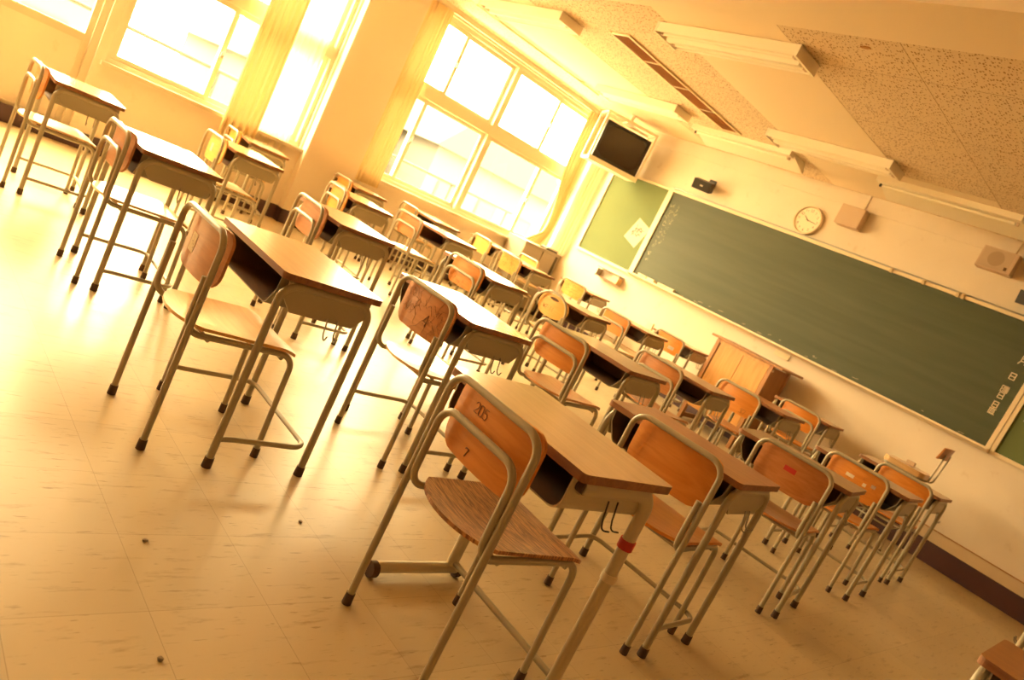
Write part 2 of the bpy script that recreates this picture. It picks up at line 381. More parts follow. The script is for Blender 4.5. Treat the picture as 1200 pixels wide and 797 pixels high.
# window wall: pieces round the openings (opening y ranges; sill/head heights)
WY = [(-3.30, -.05, .845, 2.84), (-5.90, -3.95, .80, 2.84), (-9.05, -5.98, .02, 2.84)]
X0 = XW - .25
b = MB()
b.box(X0, XW, -.05, 0, 0, H)
b.box(X0, XW, -3.30, -.05, 0, .845); b.box(X0, XW, -3.30, -.05, 2.84, H)
b.box(X0, XW, -3.95, -3.30, 0, H)
b.box(X0, XW, -5.90, -3.95, 0, .80); b.box(X0, XW, -5.90, -3.95, 2.84, H)
b.box(X0, XW, -5.98, -5.90, 0, H)
b.box(X0, XW, -9.05, -5.98, 2.84, H); b.box(X0, XW, YB, -9.05, 0, H)
struct(b, 'wall_left', M['wall'])
b = MB(); b.bbox(XW-.02, -1.545, -3.93, -3.28, 0, H, .008); struct(b, 'wall_pillar', M['pillar'])
b = MB(); b.box(XW, XR, -4.24, -3.79, 2.865, H+.01); struct(b, 'ceiling_beam', M['beam'])
b = MB()
b.box(XW, XW+.012, -9.05, -3.93, 0, .15); b.box(XW, XW+.012, -3.28, 0, 0, .15)
b.box(XW, -1.533, -3.942, -3.93, 0, .15); b.box(-1.545, -1.533, -3.942, -3.268, 0, .15); b.box(XW, -1.533, -3.28, -3.268, 0, .15)
struct(b, 'baseboard_left', M['base'])
b = MB(); b.box(XW, XR, -.014, 0, 0, .175); b.box(XW, XR, -.02, 0, .175, .19); struct(b, 'baseboard_front', M['base'])
b = MB(); b.box(XW, XR, -.018, 0, .19, .29); struct(b, 'trim_1', M['trimwood'])
b = MB(); b.box(XW, XR, -.02, 0, .293, .30); struct(b, 'trim_2', M['vent'])
# picture rail under the ceiling and the curtain-head ledge
b = MB(); b.box(XW, XR, -.012, 0, 2.765, 2.78); struct(b, 'trim_3', M['wall'])
# smooth ceiling strips carrying the lamps
b = MB(); b.box(1.86, 2.93, -3.79, -.02, H-.0015, H+.01); struct(b, 'trim_4', M['beam'])
b = MB(); b.box(-1.0, .18, -3.79, -.02, H-.0015, H+.01); struct(b, 'trim_5', M['beam'])
b = MB(); b.box(2.935, 3.72, -1.05, -.6, H-.0015, H+.01); struct(b, 'trim_6', M['beam'])
b = MB(); b.box(-1.0, .18, YB, -4.24, H-.0015, H+.01); struct(b, 'trim_7', M['beam'])
b = MB(); b.box(1.86, 2.93, YB, -4.24, H-.0015, H+.01); struct(b, 'trim_8', M['beam'])

# ------------------------------------------------------------------ windows
def window(name, y0, y1, zs, zh, ztr, mains, stiles_low, stiles_up, latches):
    root = empty(name, (XW - .1, 0, 0)); root['kind'] = 'structure'
    f = MB(); t = .045; d0, d1 = -.05, .06
    f.box(d0, d1, y0, y1, zs, zs+t); f.box(d0, d1, y0, y1, zh-t, zh); f.box(d0, d1, y0, y0+t, zs+t, zh-t); f.box(d0, d1, y1-t, y1, zs+t, zh-t)
    for m_ in mains: f.box(d0, d1, m_-.03, m_+.03, zs+t, zh-t)
    f.build('window_frame', M['frame'], root)
    f = MB(); f.box(d0, .065, y0+t, y1-t, ztr-.06, ztr+.06); f.build('transom', M['frame'], root)
    f = MB(); f.box(.05, .15, y0-.03, y1+.03, zs-.03, zs+.004); f.build('window_sill', M['frame'], root)
    # sashes
    edges = [y0+t] + mains + [y1-t]
    for lev, (za, zb, stiles) in enumerate(((zs+t, ztr-.06, stiles_low), (ztr+.06, zh-t, stiles_up))):
        for i in range(len(edges)-1):
            a = edges[i] + (.03 if i else 0); c_ = edges[i+1] - (.03 if i < len(edges)-2 else 0); m_ = stiles[i]
            for k, (p, q, xo) in enumerate(((a, m_+.023, .02), (m_-.023, c_, -.02))):
                sd = MB(); s = .046
                sd.box(xo-.014, xo+.014, p, q, za, za+s); sd.box(xo-.014, xo+.014, p, q, zb-s, zb)
                sd.box(xo-.014, xo+.014, p, p+s, za+s, zb-s); sd.box(xo-.014, xo+.014, q-s, q, za+s, zb-s)
                o = sd.build('sash', M['frame'], root)
                g = MB(); g.box(xo-.003, xo+.003, p+s, q-s, za+s, zb-s); g.build('pane', M['glass'], o)
            lz = (za+zb)/2
            l = MB(); l.bbox(.034, .058, m_-.014, m_+.014, lz-.03, lz+.03, .004); l.tube(fillet([(.05, m_, lz), (.075, m_, lz), (.075, m_-.004, lz+.07)], .012, 3), .006, 6)
            l.build('latch', M['wire'], root)
    return root
window('window_1', -3.30, -.05, .845, 2.84, 1.965, [-1.70], [-2.72, -.66], [-2.55, -.84], None)
window('window_2', -5.90, -3.95, .80, 2.84, 1.83, [], [-5.0], [-5.0], None)
# balcony doors further back: glazed above, panelled below
def balcony_door(name, y0, y1):
    root = empty(name, (XW - .1, 0, 0)); root['kind'] = 'structure'
    f = MB(); t = .06
    f.box(-.05, .06, y0, y1, .02, .09); f.box(-.05, .06, y0, y1, 2.84-t, 2.84); f.box(-.05, .06, y0, y0+t, .09, 2.78); f.box(-.05, .06, y1-t, y1, .09, 2.78)
    f.build('door_frame', M['frame'], root)
    n = 2; w_ = (y1-y0-2*t)/n
    for i in range(n):
        a = y0+t+i*w_; c_ = a+w_
        l = MB(); e = .0015 if i else 0; l.box(-.02, .02, a+.05, c_-.05, .09, .17); l.box(-.02, .02, a+.05, c_-.05, .88, .95); l.box(-.02, .02, a+.05, c_-.05, 2.70, 2.78); l.box(-.02-e, .02+e, a, a+.05, .09, 2.78); l.box(-.02-e, .02+e, c_-.05, c_, .09, 2.78)
        o = l.build('door_leaf', M['frame'], root)
        p = MB(); p.box(-.01, .012, a+.05, c_-.05, .17, .88); p.build('lower_panel', M['wall'], o)
        p = MB(); p.box(-.003, .003, a+.05, c_-.05, .95, 2.70); p.build('pane', M['glass'], o)
    return root
balcony_door('door_1', -7.50, -5.98)
balcony_door('door_2', -9.05, -7.52)

# ------------------------------------------------------------------ outside
g = MB(); g.box(XW-1.5, XW-.26, -9.5, .5, -.35, -.1); tag(g.build('balcony', M['concrete']), kind='structure')
rt = empty('balcony_railing', (XW-1.4, 0, -.1)); tag(rt, 'thin pale railing on the balcony outside the windows', 'railing')
g = MB(); g.cyl((0, -9.4, 1.25), (0, .4, 1.25), .022); g.build('top_rail', M['rail'], rt)
for k in range(9):
    g = MB(); g.cyl((0, -9.3 + k*1.2, 0), (0, -9.3 + k*1.2, 1.23), .018); g.build('post', M['rail'], rt)
def house(x, y, w_, d, h, rh, label):
    r = empty('house', (x, y, -6)); tag(r, label, 'house', 'houses outside the windows')
    g = MB(); g.box(-d/2, d/2, -w_/2, w_/2, 0, h); g.build('house_wall', M['house'], r)
    g = MB(); g.prism([(-w_/2-.4, h), (w_/2+.4, h), (w_/2-1.2, h+rh), (-w_/2+1.2, h+rh)], -d/2-.4, d/2+.4, 'X'); g.build('roof', M['house_roof'], r)
    n = max(2, int(w_/2.2))
    for fl in (h-2.0, h-4.8):
        for k in range(n):
            yy = -w_/2 + (k+.5)*w_/n
            g = MB(); g.box(d/2, d/2+.05, yy-.6, yy+.6, fl-.6, fl+.6); o = g.build('window_casing', M['house_roof'], r)
            g = MB(); g.box(d/2+.05, d/2+.07, yy-.52, yy+.52, fl-.52, fl+.52); g.build('pane', M['house_glass'], o)
house(-27, 16.5, 8, 8, 8.4, 1.8, 'pale house faintly seen through the window bay nearest the chalkboard, right half')
house(-29, 7.5, 7, 8, 8.0, 1.7, 'pale house faintly seen through the window bay nearest the chalkboard, left half')
house(-26, -6.5, 9, 8, 7.8, 1.6, 'pale house faintly seen past the balcony door at the far left')
b = MB(); b.box(-120, XW-.4, -120, 120, -6.4, -6.1); tag(b.build('ground', M['concrete']), kind='structure')

# ------------------------------------------------------------------ curtains
def curtain(name, label, fn, nu, nv, m, group=None):
    g = MB(); g.grid(fn, nu, nv); o = g.build(name, m); tag(o, label, 'curtain', group); return o
def hang(x, y0, y1, z0, z1, folds, amp, gather=None, drape=None):
    def fn(u, v):
        z = z0 + (z1-z0)*v; s = 1.0; off = 0; top = .75 + .25*(1-v)
        if gather:
            zg, wd, k, oy, ox = gather; e = math.exp(-((z-zg)/wd)**2) if z > zg else math.exp(-((z-zg)/(wd*.6))**2); s = 1-(1-k)*e; off = e
        yc = (y0+y1)/2; y = yc + (u-.5)*(y1-y0)*s + (gather[3]*off if gather else 0)
        xx = x + amp*sin(2*pi*folds*u + 1.3*sin(3*u))*(.6+.4*(1-v)) + .3*amp*sin(2*pi*folds*2.3*u+1) + (gather[4]*off if gather else 0)
        if drape and z < drape[0]: y += (drape[0]-z)*drape[1]*(1-u*.8); xx += (drape[0]-z)*.25*(1-u)
        return (xx, y, z)
    return fn
curtain('curtain', 'yellow gathered curtain beside the pillar, at the back edge of the front window bay', hang(-1.585, -3.27, -2.95, .74, 2.86, 6, .022), 90, 30, M['curtain'], 'window curtains')
curtain('curtain', 'curtain tied back at the corner by the television and grey cabinet', hang(-1.585, -.42, -.10, .93, 2.86, 5, .022, (1.25, .55, .45, .06, .04), (1.12, -1.1)), 80, 50, M['curtain'], 'window curtains')
curtain('curtain', 'opaque yellow half of the curtain left of the pillar', hang(-1.575, -4.83, -4.47, .62, 2.86, 5, .028), 80, 30, M['curtain'], 'window curtains')
curtain('curtain', 'sheer bright half of the curtain against the pillar side', hang(-1.65, -4.46, -4.10, .66, 2.86, 5, .014), 90, 30, M['sheer'], 'window curtains')
def front_fn(u, v): return (-1.50 + .30*u, -.05 + .018*sin(2*pi*5*u), .93 + 1.6*v)
curtain('curtain', 'narrow white curtain strip against the front wall beside the green notice board', front_fn, 60, 16, M['sheer'], 'window curtains')
for y0, y1, lb in ((-3.27, -.03, 'slim curtain rail above the front window bay'), (-5.9, -3.95, 'slim curtain rail above the window bay left of the pillar')):
    g = MB(); g.box(XW+.05, XW+.085, y0, y1, 2.855, 2.875); g.box(XW, XW+.05, y0+.3, y0+.33, 2.86, 2.87); g.box(XW, XW+.05, y1-.33, y1-.3, 2.86, 2.87)
    tag(g.build('curtain_rail', M['frame']), lb, 'curtain rail', 'curtain rails')

# ------------------------------------------------------------------ desks
DH = .715
def make_desk():
    r = empty('school_desk')
    g = MB(); g.prism(rrect(-.30, .30, -.193, .193, .022), DH-.022, DH, 'Z', 0, side_mi=1); g.build('tabletop', [M['top_tan'], M['edge']], r)
    # steel book tray: bent sheet, open towards the pupil
    g = MB(); zt, zb = DH-.022, .575
    prof = [(-.262, zt), (-.258, .64), (-.215, zb), (.215, zb), (.258, .64), (.262, zt)]
    prof = [(p[0], p[2]) for p in fillet([(x, 0, z) for x, z in prof], .03, 4)]
    inn = [(x*.985, z + .004 if z < zt-.001 else z) for x, z in prof]
    n = len(prof)
    vs = [(x, -.178, z) for x, z in prof] + [(x, .172, z) for x, z in prof] + [(x, -.178, z) for x, z in inn] + [(x, .172, z) for x, z in inn]
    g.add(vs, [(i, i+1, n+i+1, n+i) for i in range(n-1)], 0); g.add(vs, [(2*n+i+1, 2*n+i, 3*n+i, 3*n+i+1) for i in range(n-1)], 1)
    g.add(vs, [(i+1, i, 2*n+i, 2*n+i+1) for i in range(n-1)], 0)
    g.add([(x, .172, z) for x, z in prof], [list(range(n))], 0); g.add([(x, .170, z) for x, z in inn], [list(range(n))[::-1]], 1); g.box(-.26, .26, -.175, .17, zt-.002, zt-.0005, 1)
    g.build('book_tray', [M['tray'], M['tray_inside_shade']], r)
    for s in (-1, 1):
        g = MB(); x = s*.279
        g.tube(fillet([(x, -.172, .012), (x, -.172, DH-.038), (x, .172, DH-.038), (x, .172, .012)], .062, 7), .0132, 12)
        side = [(-.158, DH-.03), (-.158, .63), (-.12, .585), (.12, .585), (.158, .63), (.158, DH-.03)]
        g.prism(side, x-.003, x+.003, 'X')
        f = g.build('leg_frame', M['steel'], r)
        for y in (-.172, .172):
            q = MB(); q.cyl((x, y, 0), (x, y, .036), .0172, 14, r2=.0158); q.build('rubber_foot', M['rubber'], f)
    g = MB(); z = .105
    g.tube(fillet([(-.279, -.172, z), (-.272, -.12, z), (-.272, .165, z), (.272, .165, z), (.272, -.12, z), (.279, -.172, z)], .06, 6), .0098, 10)
    g.build('foot_rail', M['steel'], r)
    for s in (-1, 1):
        g = MB(); x = s*.285
        g.tube(fillet([(x, .02, .60), (x+s*.012, .02, .545), (x+s*.03, .02, .525), (x+s*.04, .02, .55)], .012, 3), .003, 6)
        g.tube(fillet([(x, .06, .60), (x+s*.012, .06, .545), (x+s*.03, .06, .525), (x+s*.04, .06, .55)], .012, 3), .003, 6)
        g.build('bag_hook', M['wire'], r)
    return r

def make_desk_sled():
    # the foremost desk: flat oval posts at the far side and sled feet running back towards the pupil
    r = empty('school_desk')
    g = MB(); g.prism(rrect(-.30, .30, -.193, .193, .016), DH-.024, DH, 'Z', 0, side_mi=1); g.build('tabletop', [M['top_tan'], M['edge']], r)
    g = MB(); zt, zb = DH-.024, .585
    prof = [(p[0], p[2]) for p in fillet([(-.262, 0, zt), (-.262, 0, zb), (.262, 0, zb), (.262, 0, zt)], .035, 5)]
    inn = [(x*.985, z + .004 if z < zt-.001 else z) for x, z in prof]; n = len(prof)
    vs = [(x, -.178, z) for x, z in prof] + [(x, .172, z) for x, z in prof] + [(x, -.178, z) for x, z in inn] + [(x, .172, z) for x, z in inn]
    g.add(vs, [(i, i+1, n+i+1, n+i) for i in range(n-1)], 0); g.add(vs, [(2*n+i+1, 2*n+i, 3*n+i, 3*n+i+1) for i in range(n-1)], 1)
    g.add(vs, [(i+1, i, 2*n+i, 2*n+i+1) for i in range(n-1)], 0)
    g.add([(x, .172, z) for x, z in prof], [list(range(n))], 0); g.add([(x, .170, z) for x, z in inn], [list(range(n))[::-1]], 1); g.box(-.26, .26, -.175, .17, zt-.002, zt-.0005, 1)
    g.build('book_tray', [M['steel_light'], M['tray_inside_shade']], r)
    for s in (-1, 1):
        x = s*.272
        g = MB(); sc = Matrix.Translation((x, 0, 0)) @ Matrix.Diagonal((.8, 1, 1, 1))
        g.tube([ (p[0], p[1], p[2]) for p in fillet([(0, -.15, DH-.046), (0, .16, DH-.046), (0, .16, .045)], .06, 8)], .022, 14, M=sc)
        f = g.build('leg', M['steel_light'], r)
        if s > 0:
            q = MB(); q.cyl((x, .16, .50), (x, .16, .528), .0232, 16); q.build('tape', M['red_tape'], f)
            q = MB(); q.cyl((x, .16, .395), (x, .16, .418), .0230, 16); q.build('tape', M['tape_cream'], f)
        g = MB(); g.tube([(x, .19, .034), (x, -.145, .034)], .019, 14); o = g.build('sled_foot', M['steel_light'], r)
        for (y0, y1, rr) in ((-.143, -.167, .026), (.185, .207, .02)):
            q = MB(); q.cyl((x, y0, rr), (x, y1, rr), rr, 18); q.build('rubber_foot', M['rubber'], o)
    g = MB(); g.tube([(-.272, .16, .06), (.272, .16, .06)], .011, 10); g.build('cross_bar', M['steel'], r)
    g = MB(); x = .276
    for yy in (-.02, .02):
        g.tube(fillet([(x, yy, .64), (x+.01, yy, .59), (x+.02, yy, .565), (x+.04, yy+.005, .575)], .015, 4), .0024, 6)
    g.build('bag_hook', M['dark_wire'], r)
    g = MB(); g.cyl((.262, -.145, .668), (.284, -.145, .668), .016, 14); g.build('end_cap', M['rubber'], r)
    return r

# ------------------------------------------------------------------ chairs
CHB = .748
def panel_mb(w_, z0, z1, yb, bow, rb=.06, rt=.045, t=.010, oval=False):
    g = MB(); nu, nv = 16, 10
    def edge(u):         # lower and upper height of the panel at u in [-1,1]
        if oval:
            e = math.sqrt(max(0, 1-abs(u)**3.0)); zc = (z0+z1)/2
            return zc-(zc-z0)*e, zc+(z1-zc)*e
        a = abs(u)*w_; lo, hi = z0, z1
        if a > w_-rb: lo = z0 + rb - math.sqrt(max(0, rb*rb-(a-(w_-rb))**2))
        if a > w_-rt: hi = z1 - rt + math.sqrt(max(0, rt*rt-(a-(w_-rt))**2))
        return lo, hi
    us = [-cos(pi*i/nu) for i in range(nu+1)]
    def fn(i, j):
        u = us[int(round(i*nu))]; lo, hi = edge(u); return (u*w_, yb + bow*u*u, lo + (hi-lo)*j)
    g.grid(fn, nu, nv, thick=(0, t, 0)); return g
def make_chair(kind):
    r = empty('school_chair')
    lo = []
    # rear frame: hoop
    g = MB(); W2 = .19
    if kind == 'oval':
        top = fillet([(-W2, -.2, .012), (-W2, -.2, .56), (-.165, -.2, .69), (-.06, -.2, CHB), (.06, -.2, CHB), (.165, -.2, .69), (W2, -.2, .56), (W2, -.2, .012)], .14, 6)
    else:
        top = fillet([(-W2, -.2, .012), (-W2, -.2, CHB), (W2, -.2, CHB), (W2, -.2, .012)], .058, 8)
    g.tube(top, .0108, 12); o = g.build('back_frame', M['steel'], r)
    for s in (-1, 1):
        q = MB(); q.cyl((s*W2, -.2, 0), (s*W2, -.2, .035), .0145, 14, r2=.0135); q.build('rubber_foot', M['rubber'], o)
    # front legs running up the sides of the seat to the back
    def side(s):
        return [(s*.168, .205, .012), (s*.168, .195, .403), (s*.168, -.205, .408), (s*.168, -.205, .60)]
    if kind == 'loop':
        g = MB(); p = side(-1)[:-1] + [(-.166, -.207, .655), (.166, -.207, .655)] + side(1)[:-1][::-1]
        g.tube(fillet(p, .055, 7), .0108, 12); fr = g.build('seat_frame', M['steel'], r)
    else:
        for s in (-1, 1):
            g = MB(); g.tube(fillet(side(s), .055, 7), .0108, 12); fr = g.build('seat_frame', M['steel'], r)
            q = MB(); q.cyl((s*.168, .205, 0), (s*.168, .205, .035), .0145, 14, r2=.0135); q.build('rubber_foot', M['rubber'], fr)
    if kind == 'loop':
        for s in (-1, 1):
            q = MB(); q.cyl((s*.168, .205, 0), (s*.168, .205, .035), .0145, 14, r2=.0135); q.build('rubber_foot', M['rubber'], fr)
    for y, z in ((.15, .388), (-.12, .397)):
        g = MB(); g.tube([(-.168, y, z), (.168, y, z)], .008, 8); g.build('cross_bar', M['steel'], r)
    # moulded plywood seat, bowed rear edge
    g = MB(); nu, nv = 14, 14
    def fn(i, j):
        u = 2*i-1; yb = -.165 - .05*(1-u*u) + (.02*abs(u)**6); yf = .205 - .012*abs(u)**6
        y = yb + (yf-yb)*j; wx = .188 - .018*(1-j) - .014*(max(0, (j-.9)/.1)**2)
        z = .415 + .004*u*u - .010*(1-u*u)*sin(pi*min(1, j*1.3)) - .016*max(0, (j-.82)/.18)**2 + .006*(1-j)
        return (u*wx, y, z)
    g.grid(fn, nu, nv, thick=(0, 0, .011)); g.build('seat', M['ply_brown'], r)
    if kind == 'oval':
        g = panel_mb(.168, .545, .732, -.188, .022, oval=True)
        bk = g.build('backrest', M['ply_brown'], r)
        q = MB(); q.prism([(.05*cos(a), .699+.012*sin(a)) for a in [2*pi*k/20 for k in range(20)]], -.1895, -.187, 'Y'); q.build('grip_slot', M['ink'], bk)
    else:
        panel_mb(.176, .556, CHB+.004, -.188, .022).build('backrest', M['ply_brown'], r)
    return r

# ------------------------------------------------------------------ handwriting strokes
GL = {'0': [[(0,.2),(.1,0),(.5,0),(.6,.2),(.6,.8),(.5,1),(.1,1),(0,.8),(0,.2)]], '1': [[(.1,.8),(.3,1),(.3,0)]],
 '2': [[(0,.8),(.15,1),(.45,1),(.6,.8),(.55,.6),(0,0),(.6,0)]], '3': [[(0,.9),(.2,1),(.5,.95),(.55,.7),(.25,.55),(.55,.4),(.55,.1),(.2,0),(0,.12)]],
 '4': [[(.45,0),(.45,1),(0,.35),(.62,.35)]], '5': [[(.55,1),(.08,1),(.05,.58),(.4,.6),(.58,.35),(.4,.02),(0,.08)]],
 '6': [[(.5,1),(.1,.6),(0,.25),(.2,0),(.45,0),(.58,.25),(.4,.5),(.05,.35)]], '7': [[(0,.85),(0,1),(.6,1),(.25,0)]],
 '8': [[(.3,.52),(.05,.75),(.3,1),(.55,.75),(.3,.52),(0,.25),(.3,0),(.6,.25),(.3,.52)]], '9': [[(.55,.6),(.3,.45),(.05,.7),(.3,1),(.55,.8),(.5,.3),(.3,0)]],
 'W': [[(0,1),(.2,0),(.4,.7),(.6,0),(.8,1)]], '-': [[(0,.5),(.45,.5)]]}
def strokes(mb, txt, x0, z0, h, r, place, mi=0):
    x = x0
    for ch in txt:
        if ch in GL:
            for ln in GL[ch]:
                pts = []
                for (a, c_), (d, e) in zip(ln[:-1], ln[1:]): pts += [(a+(d-a)*k/3, c_+(e-c_)*k/3) for k in range(3)]
                pts.append(ln[-1])
                mb.tube([place(x + a*h, z0 + c_*h) for a, c_ in pts], r, 5, mi=mi)
        x += h * (.95 if ch == 'W' else .8)
def scribble(mb, x0, x1, z0, z1, n, r, place, rn):
    for k in range(n):
        x = rn.uniform(x0, x1); z = rn.uniform(z0, z1); s = (z1-z0)*.35; p = [(x, z)]
        for q in range(rn.randint(2, 4)): p.append((p[-1][0]+rn.uniform(-s, s), p[-1][1]+rn.uniform(-s, s)))
        mb.tube([place(a, c_) for a, c_ in p], r, 5)
def on_back(x, z): return (x, -.1892 + .022*(x/.176)**2, z)

# ------------------------------------------------------------------ place the desks and chairs
W_COL, B_COL, C_COL, D_COL, E_COL = 'column along the windows', 'second column from the windows', 'third column from the windows', 'fourth column from the windows', 'fifth column from the windows'
desk_proto = make_desk(); index_kids(desk_proto)
chair_proto = {k: make_chair(k) for k in ('loop', 'cap', 'oval')}
for k in chair_proto.values(): index_kids(k)
used = set()
def set_mat(o, i, m):
    o.material_slots[i].link = 'OBJECT'; o.material_slots[i].material = m
def place_desk(x, y, rz, top, label, dz=0):
    o = desk_proto if 'desk' not in used else copy_tree(desk_proto); used.add('desk')
    o.location = (x, y, 0); o.rotation_euler = (0, 0, rz); tag(o, label, 'desk', 'school desks in columns')
    for c_ in C.objects:
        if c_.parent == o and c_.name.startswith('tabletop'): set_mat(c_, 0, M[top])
    return o
def place_chair(kind, x, y, rz, back, seat, label, marks=None):
    p = chair_proto[kind]; o = p if kind not in used else copy_tree(p); used.add(kind)
    # x, y: middle of the back hoop
    o.location = (x - sin(rz)*.2, y + cos(rz)*.2, 0); o.rotation_euler = (0, 0, rz); tag(o, label, 'chair', 'school chairs at the desks')
    bk = None
    for c_ in C.objects:
        if c_.parent == o:
            if c_.name.startswith('backrest'): set_mat(c_, 0, M[back]); bk = c_
            if c_.name.startswith('seat') and not c_.name.startswith('seat_frame'): set_mat(c_, 0, M[seat])
    for mk in (marks or []):
        if mk[0] == 'text':
            g = MB(); strokes(g, mk[1], mk[2], mk[3], mk[4], .0010 if len(mk[1]) > 1 else .0018, on_back); g.build('pen_lettering', M['ink_soft'], bk)
        elif mk[0] == 'scribble':
            g = MB(); scribble(g, *mk[1:5], mk[5], .0006, on_back, random.Random(mk[6])); g.build('pen_scribble', M['ink_soft'], bk)
        elif mk[0] == 'patch':
            _, x0, x1, z0, z1, m = mk; g = MB()
            g.grid(lambda u, v: (x0+(x1-x0)*u, -.1886 + .022*((x0+(x1-x0)*u)/.176)**2 - .0009, z0+(z1-z0)*v), 6, 2, thick=(0, .0008, 0))
            s_ = g.build('sticker', M[m], bk)
            if m == 'red_tape': s_['label'] = 'red tape'
    return o

# the foremost desk is of another make
d = make_desk_sled(); d.location = (4.66, -6.0, 0); d.rotation_euler = (0, 0, -.03)
tag(d, 'foremost tan desk with thick cream legs, red tape on one leg and sled feet', 'desk', 'school desks in columns')

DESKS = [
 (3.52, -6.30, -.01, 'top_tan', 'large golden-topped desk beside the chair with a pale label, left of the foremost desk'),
 (1.96, -6.33, -.03, 'top_pale_glare', 'glaring white-lit desk in the back row, third column from the windows'),
 (.477, -6.436, -.067, 'top_pale_glare', 'desk at the far left of the photo, hindmost of the second column from the windows'),
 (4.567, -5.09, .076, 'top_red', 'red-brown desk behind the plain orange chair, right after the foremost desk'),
 (3.421, -5.403, -.009, 'top_pale_glare', 'pale shiny desk in front of the chair marked 4'),
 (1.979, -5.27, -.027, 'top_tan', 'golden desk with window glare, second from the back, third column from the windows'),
 (.253, -5.245, -.05, 'top_pale_glare', 'pale desk by the yellow chair with a white sticker'),
 (-1.13, -4.55, -.20, 'top_pale_glare', 'desk under the yellow curtain left of the pillar'),
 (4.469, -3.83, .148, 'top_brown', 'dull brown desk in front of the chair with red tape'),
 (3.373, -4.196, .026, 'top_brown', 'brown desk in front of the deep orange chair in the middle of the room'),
 (1.884, -4.0, .06, 'top_pale_glare', 'white-lit desk right behind the scribbled double-loop chair, mid room'),
 (.278, -4.216, -.073, 'top_pale_glare', 'white-lit desk third from the back in the second column from the windows'),
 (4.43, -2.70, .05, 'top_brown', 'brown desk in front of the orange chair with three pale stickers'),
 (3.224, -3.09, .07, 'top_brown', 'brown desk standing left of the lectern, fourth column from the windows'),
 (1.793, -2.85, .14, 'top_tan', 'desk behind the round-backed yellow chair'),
 (.144, -3.115, 0, 'top_pale_glare', 'white-lit desk behind the brown chair, fourth from the back, second column from the windows'),
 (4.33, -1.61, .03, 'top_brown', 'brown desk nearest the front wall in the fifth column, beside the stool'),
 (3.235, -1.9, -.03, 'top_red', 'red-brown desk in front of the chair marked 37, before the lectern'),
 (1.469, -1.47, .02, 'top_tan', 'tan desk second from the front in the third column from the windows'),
 (-.18, -1.59, -.03, 'top_pale_glare', 'pale desk second from the front in the second column from the windows'),
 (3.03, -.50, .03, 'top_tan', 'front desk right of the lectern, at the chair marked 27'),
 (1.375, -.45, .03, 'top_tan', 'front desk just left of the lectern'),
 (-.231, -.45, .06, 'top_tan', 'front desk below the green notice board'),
 (-1.127, -3.422, -.045, 'top_pale_glare', 'desk against the pillar end of the front window bay'),
 (-1.131, -2.356, -.042, 'top_pale_glare', 'desk under the middle of the front window bay'),
 (-1.12, -1.36, -.02, 'top_pale_glare', 'desk under the front window bay, next to the grey cabinet'),
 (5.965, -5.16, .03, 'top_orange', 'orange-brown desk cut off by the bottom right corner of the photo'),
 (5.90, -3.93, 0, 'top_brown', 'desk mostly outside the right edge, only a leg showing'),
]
for dk in DESKS:
    o = place_desk(*dk)
    if dk[3] == 'top_orange':
        for c_ in C.objects:
            if c_.parent == o and c_.name.startswith('bag_hook'): c_.location.y -= .15

